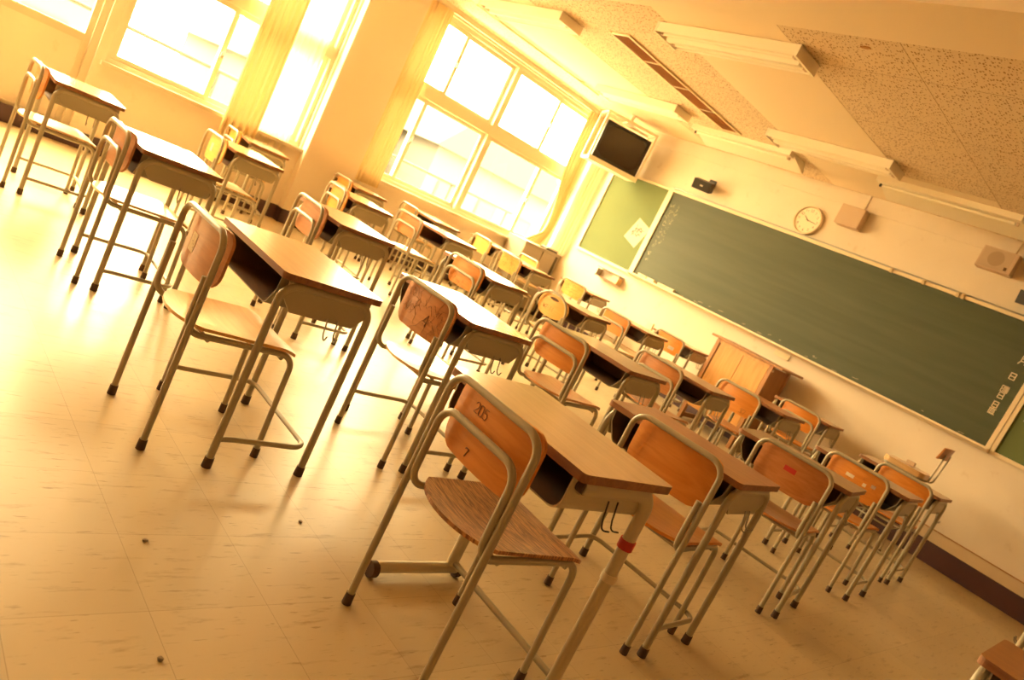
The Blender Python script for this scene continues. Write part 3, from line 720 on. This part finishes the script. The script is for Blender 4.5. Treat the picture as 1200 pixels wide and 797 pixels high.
CHAIRS = [
 ('loop', 4.69, -6.30, -.03, 'ply_orange', 'ply_dark', 'foremost chair with a dark-grained seat and 205 penned on its orange back', [('text', '205', -.085, .685, .028), ('text', '7', -.045, .575, .022)]),
 ('cap', 3.53, -6.67, .01, 'ply_brown', 'ply_yellow', 'large chair at the left with a pale square label on its back', [('patch', -.09, -.035, .61, .675, 'sticker'), ('scribble', -.083, -.042, .625, .66, 6, 3)]),
 ('loop', 2.0, -6.585, 0, 'ply_brown', 'ply_pale', 'double-loop chair at the white-lit desk left of the chair with the pale label', None),
 ('loop', .51, -6.711, 0, 'ply_orange', 'ply_pale', 'chair at the far left edge of the photo', None),
 ('cap', 4.645, -5.34, .095, 'ply_orange', 'ply_orange', 'plain bright orange chair beside the foremost desk', None),
 ('cap', 3.49, -5.69, .04, 'ply_brown', 'ply_pale', 'chair with a large 4 and scribbles on its brown back', [('text', '4', .03, .60, .05), ('scribble', -.13, .12, .60, .71, 34, 5)]),
 ('loop', 1.998, -5.54, -.06, 'ply_brown', 'ply_brown', 'double-loop chair left of the golden desk with window glare, near the pillar', None),
 ('cap', .29, -5.527, -.01, 'ply_yellow', 'ply_pale', 'yellow-backed chair with a white sticker', [('patch', -.05, .0, .62, .68, 'paper')]),
 ('loop', -1.12, -4.875, -.1, 'ply_orange', 'ply_pale', 'chair under the yellow curtain, hindmost along the windows', None),
 ('cap', 4.54, -4.085, .148, 'ply_brown', 'ply_brown', 'brown chair with a strip of red tape on its back', [('patch', -.035, .025, .655, .68, 'red_tape')]),
 ('loop', 3.36, -4.64, .07, 'ply_orange', 'ply_pink', 'deep orange double-loop chair with a pinkish seat in the middle of the room', None),
 ('loop', 1.93, -4.24, .03, 'ply_orange', 'ply_pale', 'double-loop chair with 2-37 scribbled low on its back', [('text', '2-37', -.10, .555, .032), ('scribble', -.12, .12, .56, .62, 10, 9)]),
 ('loop', .315, -4.477, -.1, 'ply_orange', 'ply_pale', 'orange chair in front of the pillar face, nearer of the two there', None),
 ('cap', 4.445, -2.945, .06, 'ply_orange', 'ply_orange', 'orange chair with three pale stickers near the right', [('patch', -.055, -.005, .655, .675, 'sticker'), ('patch', .055, .075, .645, .665, 'tape_cream'), ('patch', .10, .125, .66, .68, 'beige'), ('scribble', .06, .14, .66, .70, 5, 12)]),
 ('loop', 3.21, -3.45, .02, 'ply_brown', 'ply_brown', 'brown double-loop chair between the round-backed chair and the lectern', None),
 ('oval', 1.822, -3.145, .07, 'ply_yellow', 'ply_pale', 'round-backed yellow chair with a grip slot and W2-11 in pen', [('text', 'W2-11', -.09, .60, .032)]),
 ('loop', .147, -3.58, .05, 'ply_brown', 'ply_pale', 'brown-backed chair standing clear of its desk below the front window bay', None),
 ('cap', 4.40, -1.86, .08, 'ply_orange', 'ply_orange', 'plain orange chair near the right, before the stool', None),
 ('cap', 3.225, -2.32, .04, 'ply_orange', 'ply_brown', 'chair with 37 on its back in front of the lectern', [('text', '37', .06, .575, .034)]),
 ('loop', 1.472, -1.848, 0, 'ply_orange', 'ply_pale', 'orange chair below the chalk tray, left of the chair with a white label', None),
 ('cap', -.155, -1.93, 0, 'ply_yellow', 'ply_pale', 'yellow chair with pen scribbles facing the grey cabinet', [('scribble', -.12, .12, .60, .71, 26, 15)]),
 ('loop', 3.12, -.90, .10, 'ply_orange', 'ply_orange', 'orange chair with 27 low on its back, right of the lectern', [('text', '27', .02, .555, .034)]),
 ('cap', 1.418, -.752, .05, 'ply_orange', 'ply_pale', 'chair with a white label on its back, left of the lectern', [('patch', .02, .09, .60, .635, 'paper'), ('scribble', .03, .08, .607, .628, 4, 4)]),
 ('cap', -.165, -.752, .12, 'ply_yellow', 'ply_pale', 'scribbled yellow chair under the green notice board', [('scribble', -.12, .12, .60, .71, 30, 17)]),
 ('loop', -1.09, -3.67, -.05, 'ply_orange', 'ply_pale', 'orange chair in front of the pillar face, farther of the two there', None),
 ('loop', -1.14, -2.75, -.1, 'ply_pale', 'ply_pale', 'pale chair against the wall below the front window bay', None),
 ('cap', -1.10, -1.603, -.06, 'ply_yellow', 'ply_pale', 'scribbled pale chair by the window wall, left of the grey cabinet', [('scribble', -.12, .12, .62, .71, 16, 19)]),
 ('cap', -1.03, -.80, 0, 'ply_yellow', 'ply_pale', 'yellow chair standing alone in front of the grey cabinet', None),
]
for ch in CHAIRS: place_chair(*ch)

# ------------------------------------------------------------------ stool by the front wall
r = empty('stool', (4.08, -.72, 0), .05); tag(r, 'tall stool with thin wire back standing by the front wall', 'stool')
g = MB(); g.prism(rrect(-.18, .16, -.17, .17, .06), .70, .745, 'Z', smooth_side=True); g.build('seat', M['top_tan'], r)
g = MB(); g.prism(rrect(-.17, .15, -.16, .16, .05), .685, .70, 'Z'); g.build('seat_pan', M['tray'], r)
for sx in (-1, 1):
    for sy in (-1, 1):
        g = MB(); g.tube([(sx*.12-.01, sy*.12, .69), (sx*.17-.01, sy*.17, .02)], .011, 10); o = g.build('leg', M['steel'], r)
        q = MB(); q.cyl((sx*.1725-.01, sy*.1725, 0), (sx*.170-.01, sy*.170, .03), .014); q.build('rubber_foot', M['rubber'], o)
g = MB(); g.tube([(-.165, -.155, .22), (.145, -.155, .22), (.145, .155, .22), (-.165, .155, .22)], .008, 8, closed=True); g.build('foot_ring', M['steel'], r)
for yy in (-.09, .09):
    g = MB(); g.tube(fillet([(.05, yy, .69), (.19, yy, .69), (.205, yy, .96)], .03, 5), .008, 8); g.build('back_post', M['steel'], r)
g = MB(); g.grid(lambda u, v: (.19 + .03*(2*u-1)**2*-1 + .02*v, (u-.5)*.30, .915 + .105*v - .01*abs(2*u-1)**4), 14, 8, thick=(.014, 0, 0)); g.build('backrest', M['ply_brown'], r)
b = MB(); b.bbox(-.035, .035, -.02, .02, 0, .035, .004); o = b.build('chalk_box', M['beige']); o.location = (4.07, -.70, .7455); tag(o, 'tiny box lying on the seat of the stool', 'box')

# ------------------------------------------------------------------ lectern
LX0, LX1, LY0, LY1 = 1.84, 2.50, -.56, -.12
r = empty('lectern', ((LX0+LX1)/2, (LY0+LY1)/2, 0)); tag(r, 'oak lectern with a seamed front panel standing below the chalkboard', 'lectern')
hw, hd = (LX1-LX0)/2, (LY1-LY0)/2
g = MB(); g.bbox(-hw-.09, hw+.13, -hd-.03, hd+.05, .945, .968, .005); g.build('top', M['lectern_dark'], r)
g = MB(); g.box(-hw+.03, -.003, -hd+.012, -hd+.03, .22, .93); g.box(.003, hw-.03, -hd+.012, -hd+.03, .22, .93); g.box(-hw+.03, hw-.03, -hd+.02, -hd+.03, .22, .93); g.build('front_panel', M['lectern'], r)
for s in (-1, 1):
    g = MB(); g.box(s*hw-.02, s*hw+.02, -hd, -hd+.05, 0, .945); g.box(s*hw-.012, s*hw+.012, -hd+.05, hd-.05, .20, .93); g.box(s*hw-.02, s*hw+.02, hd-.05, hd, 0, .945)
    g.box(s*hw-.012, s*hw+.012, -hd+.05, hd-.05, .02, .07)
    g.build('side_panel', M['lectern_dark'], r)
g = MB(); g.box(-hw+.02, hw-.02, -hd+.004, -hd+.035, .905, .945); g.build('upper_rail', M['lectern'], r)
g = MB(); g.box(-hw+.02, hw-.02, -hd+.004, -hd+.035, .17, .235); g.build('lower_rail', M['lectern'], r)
g = MB(); g.box(-hw+.012, hw-.012, -hd+.04, hd-.02, .50, .52); g.build('shelf', M['lectern'], r)
for z in (.90, .55):
    g = MB(); g.cyl((hw+.02, -hd+.025, z), (hw+.03, -hd+.025, z), .012, 12); g.build('bolt_cap', M['sticker'], r)

# ------------------------------------------------------------------ grey cabinet by the window
r = empty('cabinet', (-1.44, -.39, 0)); tag(r, 'low grey steel cabinet under the window by the front corner', 'cabinet')
g = MB(); g.box(-.19, .17, -.36, .36, .05, .90); g.build('body', M['locker'], r)
g = MB(); g.box(-.195, .185, -.365, .365, .90, .922); g.build('top', M['locker'], r)
g = MB(); g.box(-.18, .155, -.35, .35, 0, .05); g.build('plinth', M['locker_dark'], r)
for a, c_ in ((-.355, -.012), (.012, .27)):
    g = MB(); g.bbox(.168, .184, a, c_, .07, .885, .003); o = g.build('door', M['locker'], r)
    q = MB(); q.bbox(.184, .192, c_-.04, c_-.025, .45, .56, .002); q.build('handle', M['locker_dark'], o)
g = MB(); g.box(.166, .174, .275, .33, .07, .885); g.build('side_slot', M['locker_dark'], r)
b = MB(); b.bbox(-.06, .06, -.13, .13, 0, .022, .003); b.bbox(-.055, .06, -.12, .125, .0225, .04, .003, mi=1); o = b.build('folder', [M['locker_dark'], M['paper']]); o.location = (-1.37, -.19, .9225); o.rotation_euler = (0, 0, .1); tag(o, 'dark folder lying on the grey cabinet', 'folder')

# ------------------------------------------------------------------ chalkboard and side boards
BZ0, BZ1, BX1 = 1.154, 2.277, 4.33
r = empty('chalkboard', (BX1/2, -.005, BZ0)); tag(r, 'long dark green chalkboard in a pale frame on the front wall', 'chalkboard')
h_, w2 = BZ1-BZ0, BX1/2
g = MB(); g.box(-w2, w2, -.02, .004, 0, h_); g.build('writing_surface', M['board_main'], r)
g = MB(); fw = .038
g.box(-w2-fw, w2+fw, -.045, .004, h_, h_+fw*.8); g.box(-w2-fw, w2+fw, -.04, .004, -fw, 0); g.box(-w2-fw, -w2, -.04, .004, 0, h_); g.box(w2, w2+fw, -.04, .004, 0, h_)
g.build('frame', M['board_frame'], r)
g = MB(); g.prism([(-.115, -.012), (-.115, -.003), (-.04, -.006), (-.04, -.035)], -w2-fw, w2+fw, 'X'); g.box(-w2-fw, w2+fw, -.118, -.112, -.012, .006); g.build('chalk_tray', M['board_frame'], r)
g = MB(); g.box(-w2-fw, w2+fw, -.03, .004, h_+fw*.8+.012, h_+fw*.8+.02); g.build('hanging_rail', M['wire'], r)
def bp_(x, z): return (x - BX1/2, -.0206, z - BZ0)
# date column in fixed lettering
KAN = {'tsuki': [[(.2,1),(.2,.35),(.05,0)], [(.2,1),(.85,1),(.85,.0),(.7,.08)], [(.2,.68),(.85,.68)], [(.2,.36),(.85,.36)]],
 'hi': [[(.12,0),(.12,1),(.88,1),(.88,0),(.12,0)], [(.12,.5),(.88,.5)]],
 'you': [[(0,0),(0,1),(.32,1),(.32,0),(0,0)], [(0,.5),(.32,.5)], [(.42,1),(.66,1),(.66,.68),(.42,.68)], [(.42,.84),(.66,.84)], [(.74,1),(1,1),(1,.68),(.74,.68)], [(.74,.84),(1,.84)], [(.5,.6),(.5,0),(1,0)], [(.5,.5),(1,.5)], [(.5,.34),(1,.34)], [(.5,.17),(1,.17)], [(.74,.6),(.74,0)]],
 'choku': [[(.05,.9),(.95,.9)], [(.5,1),(.46,.78)], [(.28,.78),(.28,.12),(.85,.12),(.85,.78),(.28,.78)], [(.28,.56),(.85,.56)], [(.28,.34),(.85,.34)], [(.08,.78),(.08,0),(.98,0)]]}
for nm, x, z, s_ in (('tsuki', 4.205, 1.925, .075), ('hi', 4.20, 1.775, .056), ('you', 4.20, 1.650, .054), ('hi', 4.20, 1.588, .052), ('hi', 4.20, 1.498, .052), ('choku', 4.20, 1.436, .054)):
    g = MB()
    for ln in KAN[nm]:
        for (a, c_), (d_, e_) in zip(ln[:-1], ln[1:]):
            p0, p1 = Vector((x+a*s_, z+c_*s_)), Vector((x+d_*s_, z+e_*s_)); dr = (p1-p0).normalized()*.004; nn = Vector((-dr.y, dr.x))
            q = [p0-dr+nn, p0-dr-nn, p1+dr-nn, p1+dr+nn]
            vs = [bp_(*v) for v in q]; g.add(vs + [(v[0], v[1]-.0012, v[2]) for v in vs], [(0,1,2,3), (7,6,5,4), (0,4,5,1), (1,5,6,2), (2,6,7,3), (3,7,4,0)])
    g.build('date_character', M['magnet'], r)
# faint columns of chalk handwriting at the left end
g = MB(); rr_ = random.Random(3)
for cx, za, zb in ((.155, 2.13, 1.62), (.085, 2.10, 1.36)):
    z = za
    while z > zb:
        for k in range(rr_.randint(3, 5)):
            a = (cx + rr_.uniform(-.022, .022), z + rr_.uniform(-.022, .022)); c_ = (a[0]+rr_.uniform(-.028, .028), a[1]+rr_.uniform(-.024, .024))
            g.tube([bp_(*a), bp_((a[0]+c_[0])/2+rr_.uniform(-.005, .005), (a[1]+c_[1])/2), bp_(*c_)], .0016, 5)
        z -= rr_.uniform(.05, .075)
g.build('chalk_handwriting', M['chalk'], r)
g = MB()
for k in range(16):
    x = .6 + rr_.random()*3.5; z = BZ0 + .012 + rr_.random()*.05
    g.tube([bp_(x, z), bp_(x + rr_.uniform(.02, .07), z + rr_.uniform(-.006, .006))], .0015, 5)
g.build('chalk_smudge', M['felt'], r)

def side_board(name, x0, x1, label):
    r = empty(name, ((x0+x1)/2, -.005, BZ0)); tag(r, label, 'notice board'); w2 = (x1-x0)/2; h = BZ1-BZ0
    g = MB(); g.box(-w2, w2, -.015, .004, 0, h); g.build('panel', M['board_side'], r)
    g = MB(); f = .035
    g.box(-w2-f, w2+f, -.035, .004, h, h+f*.8); g.box(-w2-f, w2+f, -.035, .004, -f, 0)
    g.box(-w2-f, -w2, -.035, .004, 0, h); g.box(w2, w2+f, -.035, .004, 0, h)
    g.build('frame', M['board_frame'], r); return r
side_board('notice_board', -1.045, -.078, 'pale green notice board left of the chalkboard')
side_board('notice_board', BX1+.078, 5.40, 'dark green notice board cut off at the right edge, right of the chalkboard')
# sheet pinned to the left notice board
b = MB(); pz = lambda a, c_: (a, -.0016, c_)
b.box(-.125, .125, -.002, 0, -.155, .155); sh = b.build('paper_sheet', M['paper']); sh.location = (-.245, -.0205, 1.635); sh.rotation_euler = (0, R(20), 0)
tag(sh, 'pale sheet with a reddish sketch pinned askew on the green notice board', 'paper')
g = MB(); rr_ = random.Random(11)
for (cx, cz, n_, s_) in ((-.005, .01, 44, .062),):
    for k in range(n_):
        a = (cx + rr_.uniform(-s_, s_), cz + rr_.uniform(-s_, s_)); c_ = (a[0] + rr_.uniform(-.03, .03), a[1] + rr_.uniform(-.03, .03))
        g.tube([(a[0], -.0026, a[1]), (c_[0], -.0026, c_[1])], .0034, 4)
g.build('sketch', M['paper_print'], sh)
b = MB(); b.box(-.10, .10, -.002, 0, -.07, .07); o = b.build('paper_sheet', M['paper']); o.location = (4.57, -.0215, 1.56); tag(o, 'small sheet on the dark green notice board at the right edge', 'paper')
# chalk erasers on the tray, clips on the rail
for k, (x, rz) in enumerate(((.20, .1), (.345, -.05), (.53, .08), (.665, -.06))):
    e = MB(); e.bbox(-.065, .065, -.026, .026, .016, .042, .005); o = e.build('eraser', M['sticker'])
    q = MB(); q.bbox(-.063, .063, -.025, .025, 0, .0165, .003); q.build('felt', M['felt'], o)
    o.location = (x, -.082, BZ0-.0045); o.rotation_euler = (0, 0, rz)
    tag(o, ['leftmost', 'second', 'third', 'rightmost'][k] + ' of the four chalk erasers on the tray', 'eraser', 'chalk erasers')
for k, x in enumerate((2.86, 3.185, 3.508, 3.555)):
    e = MB(); e.bbox(-.016, .016, -.018, 0, -.03, .02, .004); e.cyl((0, -.018, .005), (0, -.03, .005), .010, 10); o = e.build('hook_clip', M['felt'])
    o.location = (x, -.0505, BZ1+.02); tag(o, ['leftmost', 'second', 'third', 'rightmost'][k] + ' of the four small clips along the top of the chalkboard', 'clip', 'clips on the chalkboard frame')

# ------------------------------------------------------------------ things on the front wall
# clock
r = empty('wall_clock', (1.795, 0, 2.487)); tag(r, 'round pale wall clock above the chalkboard', 'clock')
MW = Matrix.Rotation(pi/2, 4, 'X')      # local +Z -> -Y (out of the wall)
g = MB(); g.lathe([(.150, .0), (.160, .012), (.160, .040), (.150, .048), (.140, .040), (.140, .030)], MW, 48); g.build('rim', M['clockrim'], r)
g = MB(); g.cyl((0, 0, 0), (0, -.030, 0), .142, 48); g.build('dial', M['clockface'], r)
g = MB()
for k in range(1, 13):
    a = R(30*k); cx, cz = .108*sin(a), .108*cos(a); t_ = str(k)
    strokes(g, t_, cx - (.0075 if len(t_) == 1 else .018), cz - .0125, .025, .0016, lambda x, z: (x, -.0305, z))
g.build('numerals', M['ink'], r)
for nm, ang, ln, wd in (('hour_hand', 308, .065, .005), ('minute_hand', 98, .105, .0035)):
    a = R(ang); d_ = Vector((sin(a), 0, cos(a))); n_ = Vector((cos(a), 0, -sin(a)))
    g = MB(); y = -.033 if nm[0] == 'h' else -.036; p = [d_*-.015+n_*wd, d_*-.015-n_*wd, d_*ln-n_*wd*.6, d_*ln+n_*wd*.6]
    g.add([(q.x, y, q.z) for q in p] + [(q.x, y-.0015, q.z) for q in p], [(0,1,2,3), (7,6,5,4), (0,4,5,1), (1,5,6,2), (2,6,7,3), (3,7,4,0)]); g.build(nm, M['ink'], r)
# beige boxes and conduits
r = empty('junction_box', (2.235, 0, 2.65)); tag(r, 'plain beige box on the wall just right of the clock', 'box')
g = MB(); g.bbox(-.13, .13, -.12, 0, -.105, .105, .006); g.build('body', M['beige'], r)
r = empty('wall_speaker', (3.66, 0, 2.69)); tag(r, 'beige speaker box with a round grille, above the right end of the chalkboard', 'speaker')
g = MB(); g.bbox(-.15, .15, -.11, 0, -.10, .10, .005); g.build('cabinet', M['beige'], r)
g = MB(); g.box(-.135, .12, -.1115, -.11, -.088, .088); gr = g.build('grille', M['grille'], r)
g = MB(); g.cyl((-.01, -.1115, .005), (-.01, -.1125, .005), .068, 32); g.build('cone', M['grille_dark'], gr)
g = MB(); g.box(.085, .11, -.1128, -.1115, -.075, -.045); g.build('emblem', M['ink'], gr)
g = MB(); g.box(2.27, 2.295, -.016, 0, 2.755, H); g.box(3.72, 3.745, -.016, 0, 2.79, H); struct(g, 'trim_9', M['wall'])
g = MB(); g.box(-.62, .50, -.02, 0, .60, .622); struct(g, 'trim_10', M['wall'])
def plate(name, x0, x1, z0, z1, label, cat):
    g = MB(); g.bbox(x0, x1, -.014, 0, z0, z1, .003); o = g.build(name, M['magnet']); tag(o, label, cat)
    q = MB(); q.bbox(x0+.025, x1-.025, -.018, -.0135, z0+.02, z1-.02, .002); q.build('insert', M['sticker'], o); return o
plate('outlet_plate', .53, .63, .63, .715, 'outlet plate low on the front wall below the erasers', 'outlet')
plate('switch_plate', 2.18, 2.36, 1.045, 1.105, 'small plate under the chalk tray above the lectern', 'plate')
# holder under the green notice board
r = empty('wall_holder', (-.30, 0, .92)); tag(r, 'small open white holder with red-brown edges under the green notice board', 'holder')
g = MB(); g.box(-.20, .19, -.008, 0, 0, .115); g.box(-.20, .19, -.10, -.008, 0, .008); g.box(-.20, -.192, -.10, -.008, .008, .10); g.build('tray', M['paper'], r)
g = MB(); g.box(.09, .19, -.10, -.008, .008, .10); g.build('box', M['ply_pale'], r)
g = MB(); g.box(-.21, .20, -.105, 0, .115, .123); g.box(-.20, .19, -.108, -.10, 0, .014); g.build('edge_strip', M['edge'], r)
# black speakers on brackets
def black_speaker(loc, rz, tilt, label):
    r = empty('black_speaker', loc, 0); tag(r, label, 'speaker', 'black speakers above the chalkboard')
    g = MB(); g.box(-.05, .05, -.012, 0, .0, .10); g.tube([(0, -.01, .05), (0, -.10, .04)], .011, 8); g.build('bracket', M['black'], r)
    Mx = Matrix.Translation((0, -.15, -.02)) @ Matrix.Rotation(rz, 4, 'Z') @ Matrix.Rotation(tilt, 4, 'X')
    g = MB(); g.bbox(-.115, .115, -.075, .075, -.06, .06, .006, M=Mx); g.build('cabinet', M['black'], r)
    g = MB(); g.bbox(-.02, .02, -.0765, -.0745, -.010, .006, .0006, M=Mx); g.build('emblem', M['paper'], r)
black_speaker((.44, 0, 2.47), .35, .25, 'small black speaker above the left end of the chalkboard')
black_speaker((4.10, 0, 2.47), -.1, .2, 'black speaker cut off at the right edge above the chalkboard')

# television on a ceiling rack in the corner
TZ = 2.47
r = empty('television', (-.63, -.57, TZ-.245), math.atan2(.851, .527)); tag(r, 'dark tube television high in the front corner by the window', 'television')
# local x: along the screen, local -y: towards the class
g = MB(); g.bbox(-.315, .315, 0, .14, 0, .49, .012)
g.prism([(-.29, .14), (.29, .14), (.17, .36), (-.17, .36)], .03, .43, 'Z'); g.build('housing', M['tvbody'], r)
g = MB(); g.grid(lambda u, v: ((u-.5)*.56, -.003 + .004*((2*u-1)**2 + (2*v-1)**2)*.5, .055 + .40*v), 12, 10); g.build('screen', M['tvscreen'], r)
g = MB(); g.box(-.315, .315, -.012, .002, 0, .048); g.box(-.315, .315, -.012, .002, .462, .49); g.box(-.315, -.285, -.012, .002, .048, .462); g.box(.285, .315, -.012, .002, .048, .462); g.build('bezel', M['tvbody'], r)
r2 = empty('television_rack', (-.63, -.57, TZ-.245), math.atan2(.851, .527)); tag(r2, 'pale metal ceiling rack holding the television', 'rack')
g = MB(); g.box(-.35, .35, -.03, .36, -.035, -.001); g.box(-.35, .35, -.035, -.03, -.045, .012); g.build('shelf', M['white'], r2)
for x in (-.345, .345):
    for y in (-.005, .33):
        g = MB(); g.box(x-.012, x+.012, y-.02, y+.02, -.001, .60); g.build('upright', M['white'], r2)
g = MB(); g.box(-.357, .357, -.02, .0, .565, .60); g.box(-.357, .357, .32, .35, .57, .60); g.box(-.357, -.333, 0, .32, .57, .60); g.box(.333, .357, 0, .32, .57, .60); g.build('top_frame', M['white'], r2)
g = MB(); g.cyl((0, .17, .585), (0, .17, H-(TZ-.245)), .025); g.box(-.05, .05, .0, .34, .575, .595); g.build('ceiling_post', M['white'], r2)

# ------------------------------------------------------------------ ceiling lamps (switched off) and vents
def make_lamp():
    r = empty('ceiling_light')
    g = MB(); L_ = .61
    g.box(-L_, L_, -.145, .145, -.026, 0); g.build('base', M['white'], r)
    g = MB(); g.prism([(-.055, -.026), (-.016, -.082), (.016, -.082), (.055, -.026)], -L_+.03, L_-.03, 'X'); g.build('ridge', M['white'], r)
    for s in (-1, 1):
        g = MB(); g.prism([(s*.145, -.026), (s*.145, -.072), (s*.138, -.072), (s*.128, -.026)] if s < 0 else [(.128, -.026), (.138, -.072), (.145, -.072), (.145, -.026)], -L_, L_, 'X'); g.build('side_reflector', M['white'], r)
        g = MB(); g.box(s*L_-.01, s*L_+.01, -.148, .148, -.078, 0); g.build('end_cap', M['white'], r)
        g = MB(); g.cyl((-L_+.04, s*.085, -.060), (L_-.04, s*.085, -.060), .0145, 14); o = g.build('tube', M['white'], r)
        for e in (-1, 1):
            q = MB(); q.cbox((e*(L_-.03), s*.085, -.05), (.03, .035, .045)); q.build('socket', M['beige'], o)
    return r
lamp = make_lamp(); index_kids(lamp)
LAMPS = [(2.40, -3.28, 'ceiling light nearest the beam, above the middle of the room'), (-.05, -3.17, 'ceiling light at the top of the photo, above the front window bay'),
         (.0, -1.30, 'ceiling light near the television'), (2.38, -1.32, 'ceiling light right of the long vent, between the beam and the chalkboard lamps')]
for k, (x, y, lb) in enumerate(LAMPS):
    o = lamp if k == 0 else copy_tree(lamp)
    o.location = (x, y, H-.006); tag(o, lb, 'ceiling light', 'fluorescent ceiling lights')
def board_lamp(x0, x1, label):
    r = empty('board_light', ((x0+x1)/2, -.66, H)); tag(r, label, 'ceiling light', 'lights over the chalkboard'); a = (x1-x0)/2
    g = MB(); g.box(-a, a, -.22, -.12, -.05, 0); g.build('base', M['white'], r)
    g = MB(); g.prism([(-.13, -.030), (.17, -.103), (.17, -.097), (-.13, -.024)], -a, a, 'X'); g.build('reflector', M['white'], r)
    g = MB(); g.prism([(.166, -.10), (.172, -.10), (.10, 0), (.09, 0)], -a, a, 'X'); g.build('back_plate', M['white'], r)
    for s in (-1, 1):
        g = MB(); g.prism([(-.13, -.03), (.17, -.10), (.10, 0), (-.12, 0)], s*a-.004, s*a+.004, 'X'); g.build('end_cap', M['white'], r)
    g = MB(); g.cyl((-a+.05, -.145, -.066), (a-.05, -.145, -.066), .0145); o = g.build('tube', M['white'], r)
    for s in (-1, 1):
        q = MB(); q.cbox((s*(a-.03), -.145, -.066), (.016, .022, .026)); q.build('socket', M['black'] if s < 0 else M['beige'], o)
board_lamp(.46, 1.74, 'wide pale lamp over the left half of the chalkboard')
board_lamp(2.66, 3.90, 'wide pale lamp over the right half of the chalkboard')
r = empty('ceiling_vent', (1.06, -2.02, H)); tag(r, 'long brown slotted vent in the ceiling', 'vent')
g = MB(); g.box(-.105, .105, -1.02, 1.02, -.008, .0); g.build('recess', M['vent'], r)
g = MB(); g.box(-.125, -.10, -1.04, 1.04, -.016, 0); g.box(.10, .125, -1.04, 1.04, -.016, 0)
for k in range(-2, 3): g.box(-.10, .10, k*.51-.012, k*.51+.012, -.014, 0)
g.build('frame', M['vent_frame'], r)
for k in range(-3, 4):
    g = MB(); g.box(k*.028-.002, k*.028+.002, -1.02, 1.02, -.0135, -.006); g.build('slat', M['vent'], r)
b = MB(); b.prism([(-.03, 0), (.0, -.014), (.03, -.008), (.036, .008), (.012, .016), (-.02, .012)], -.006, 0, 'Z'); o = b.build('ceiling_patch', M['vent']); o.location = (3.48, -3.52, H); tag(o, 'small brown patch on the ceiling next to the beam', 'patch')
# hanging rail with cords along the window side of the ceiling
r = empty('ceiling_rail', (-.93, -2.0, H)); tag(r, 'thin rail with two hanging cords on the ceiling along the front windows', 'rail')
g = MB(); g.box(-.012, .012, -1.15, .95, -.035, -.012); g.box(-.02, .02, -.9, -.86, -.012, 0); g.box(-.02, .02, .6, .64, -.012, 0); g.build('track', M['vent_frame'], r)
# ------------------------------------------------------------------ litter on the floor
for k, (x, y, lb) in enumerate(((4.216, -6.779, 'tiny crumpled scrap on the floor left of the foremost chair, farther one'), (4.103, -6.259, 'tiny scrap on the floor between the two nearest desks at the left'), (4.646, -6.857, 'tiny crumpled scrap on the floor at the bottom of the photo'))):
    bm = bmesh.new(); bmesh.ops.create_icosphere(bm, subdivisions=2, radius=.0075); rr_ = random.Random(k)
    for v in bm.verts: v.co *= .75 + .5*rr_.random(); v.co.z = max(0, v.co.z*.45 + .0025)
    me = bpy.data.meshes.new('scrap'); bm.to_mesh(me); bm.free(); me.materials.append(M['lint']); o = bpy.data.objects.new('scrap', me); C.objects.link(o); o.location = (x, y, 0); tag(o, lb, 'litter')
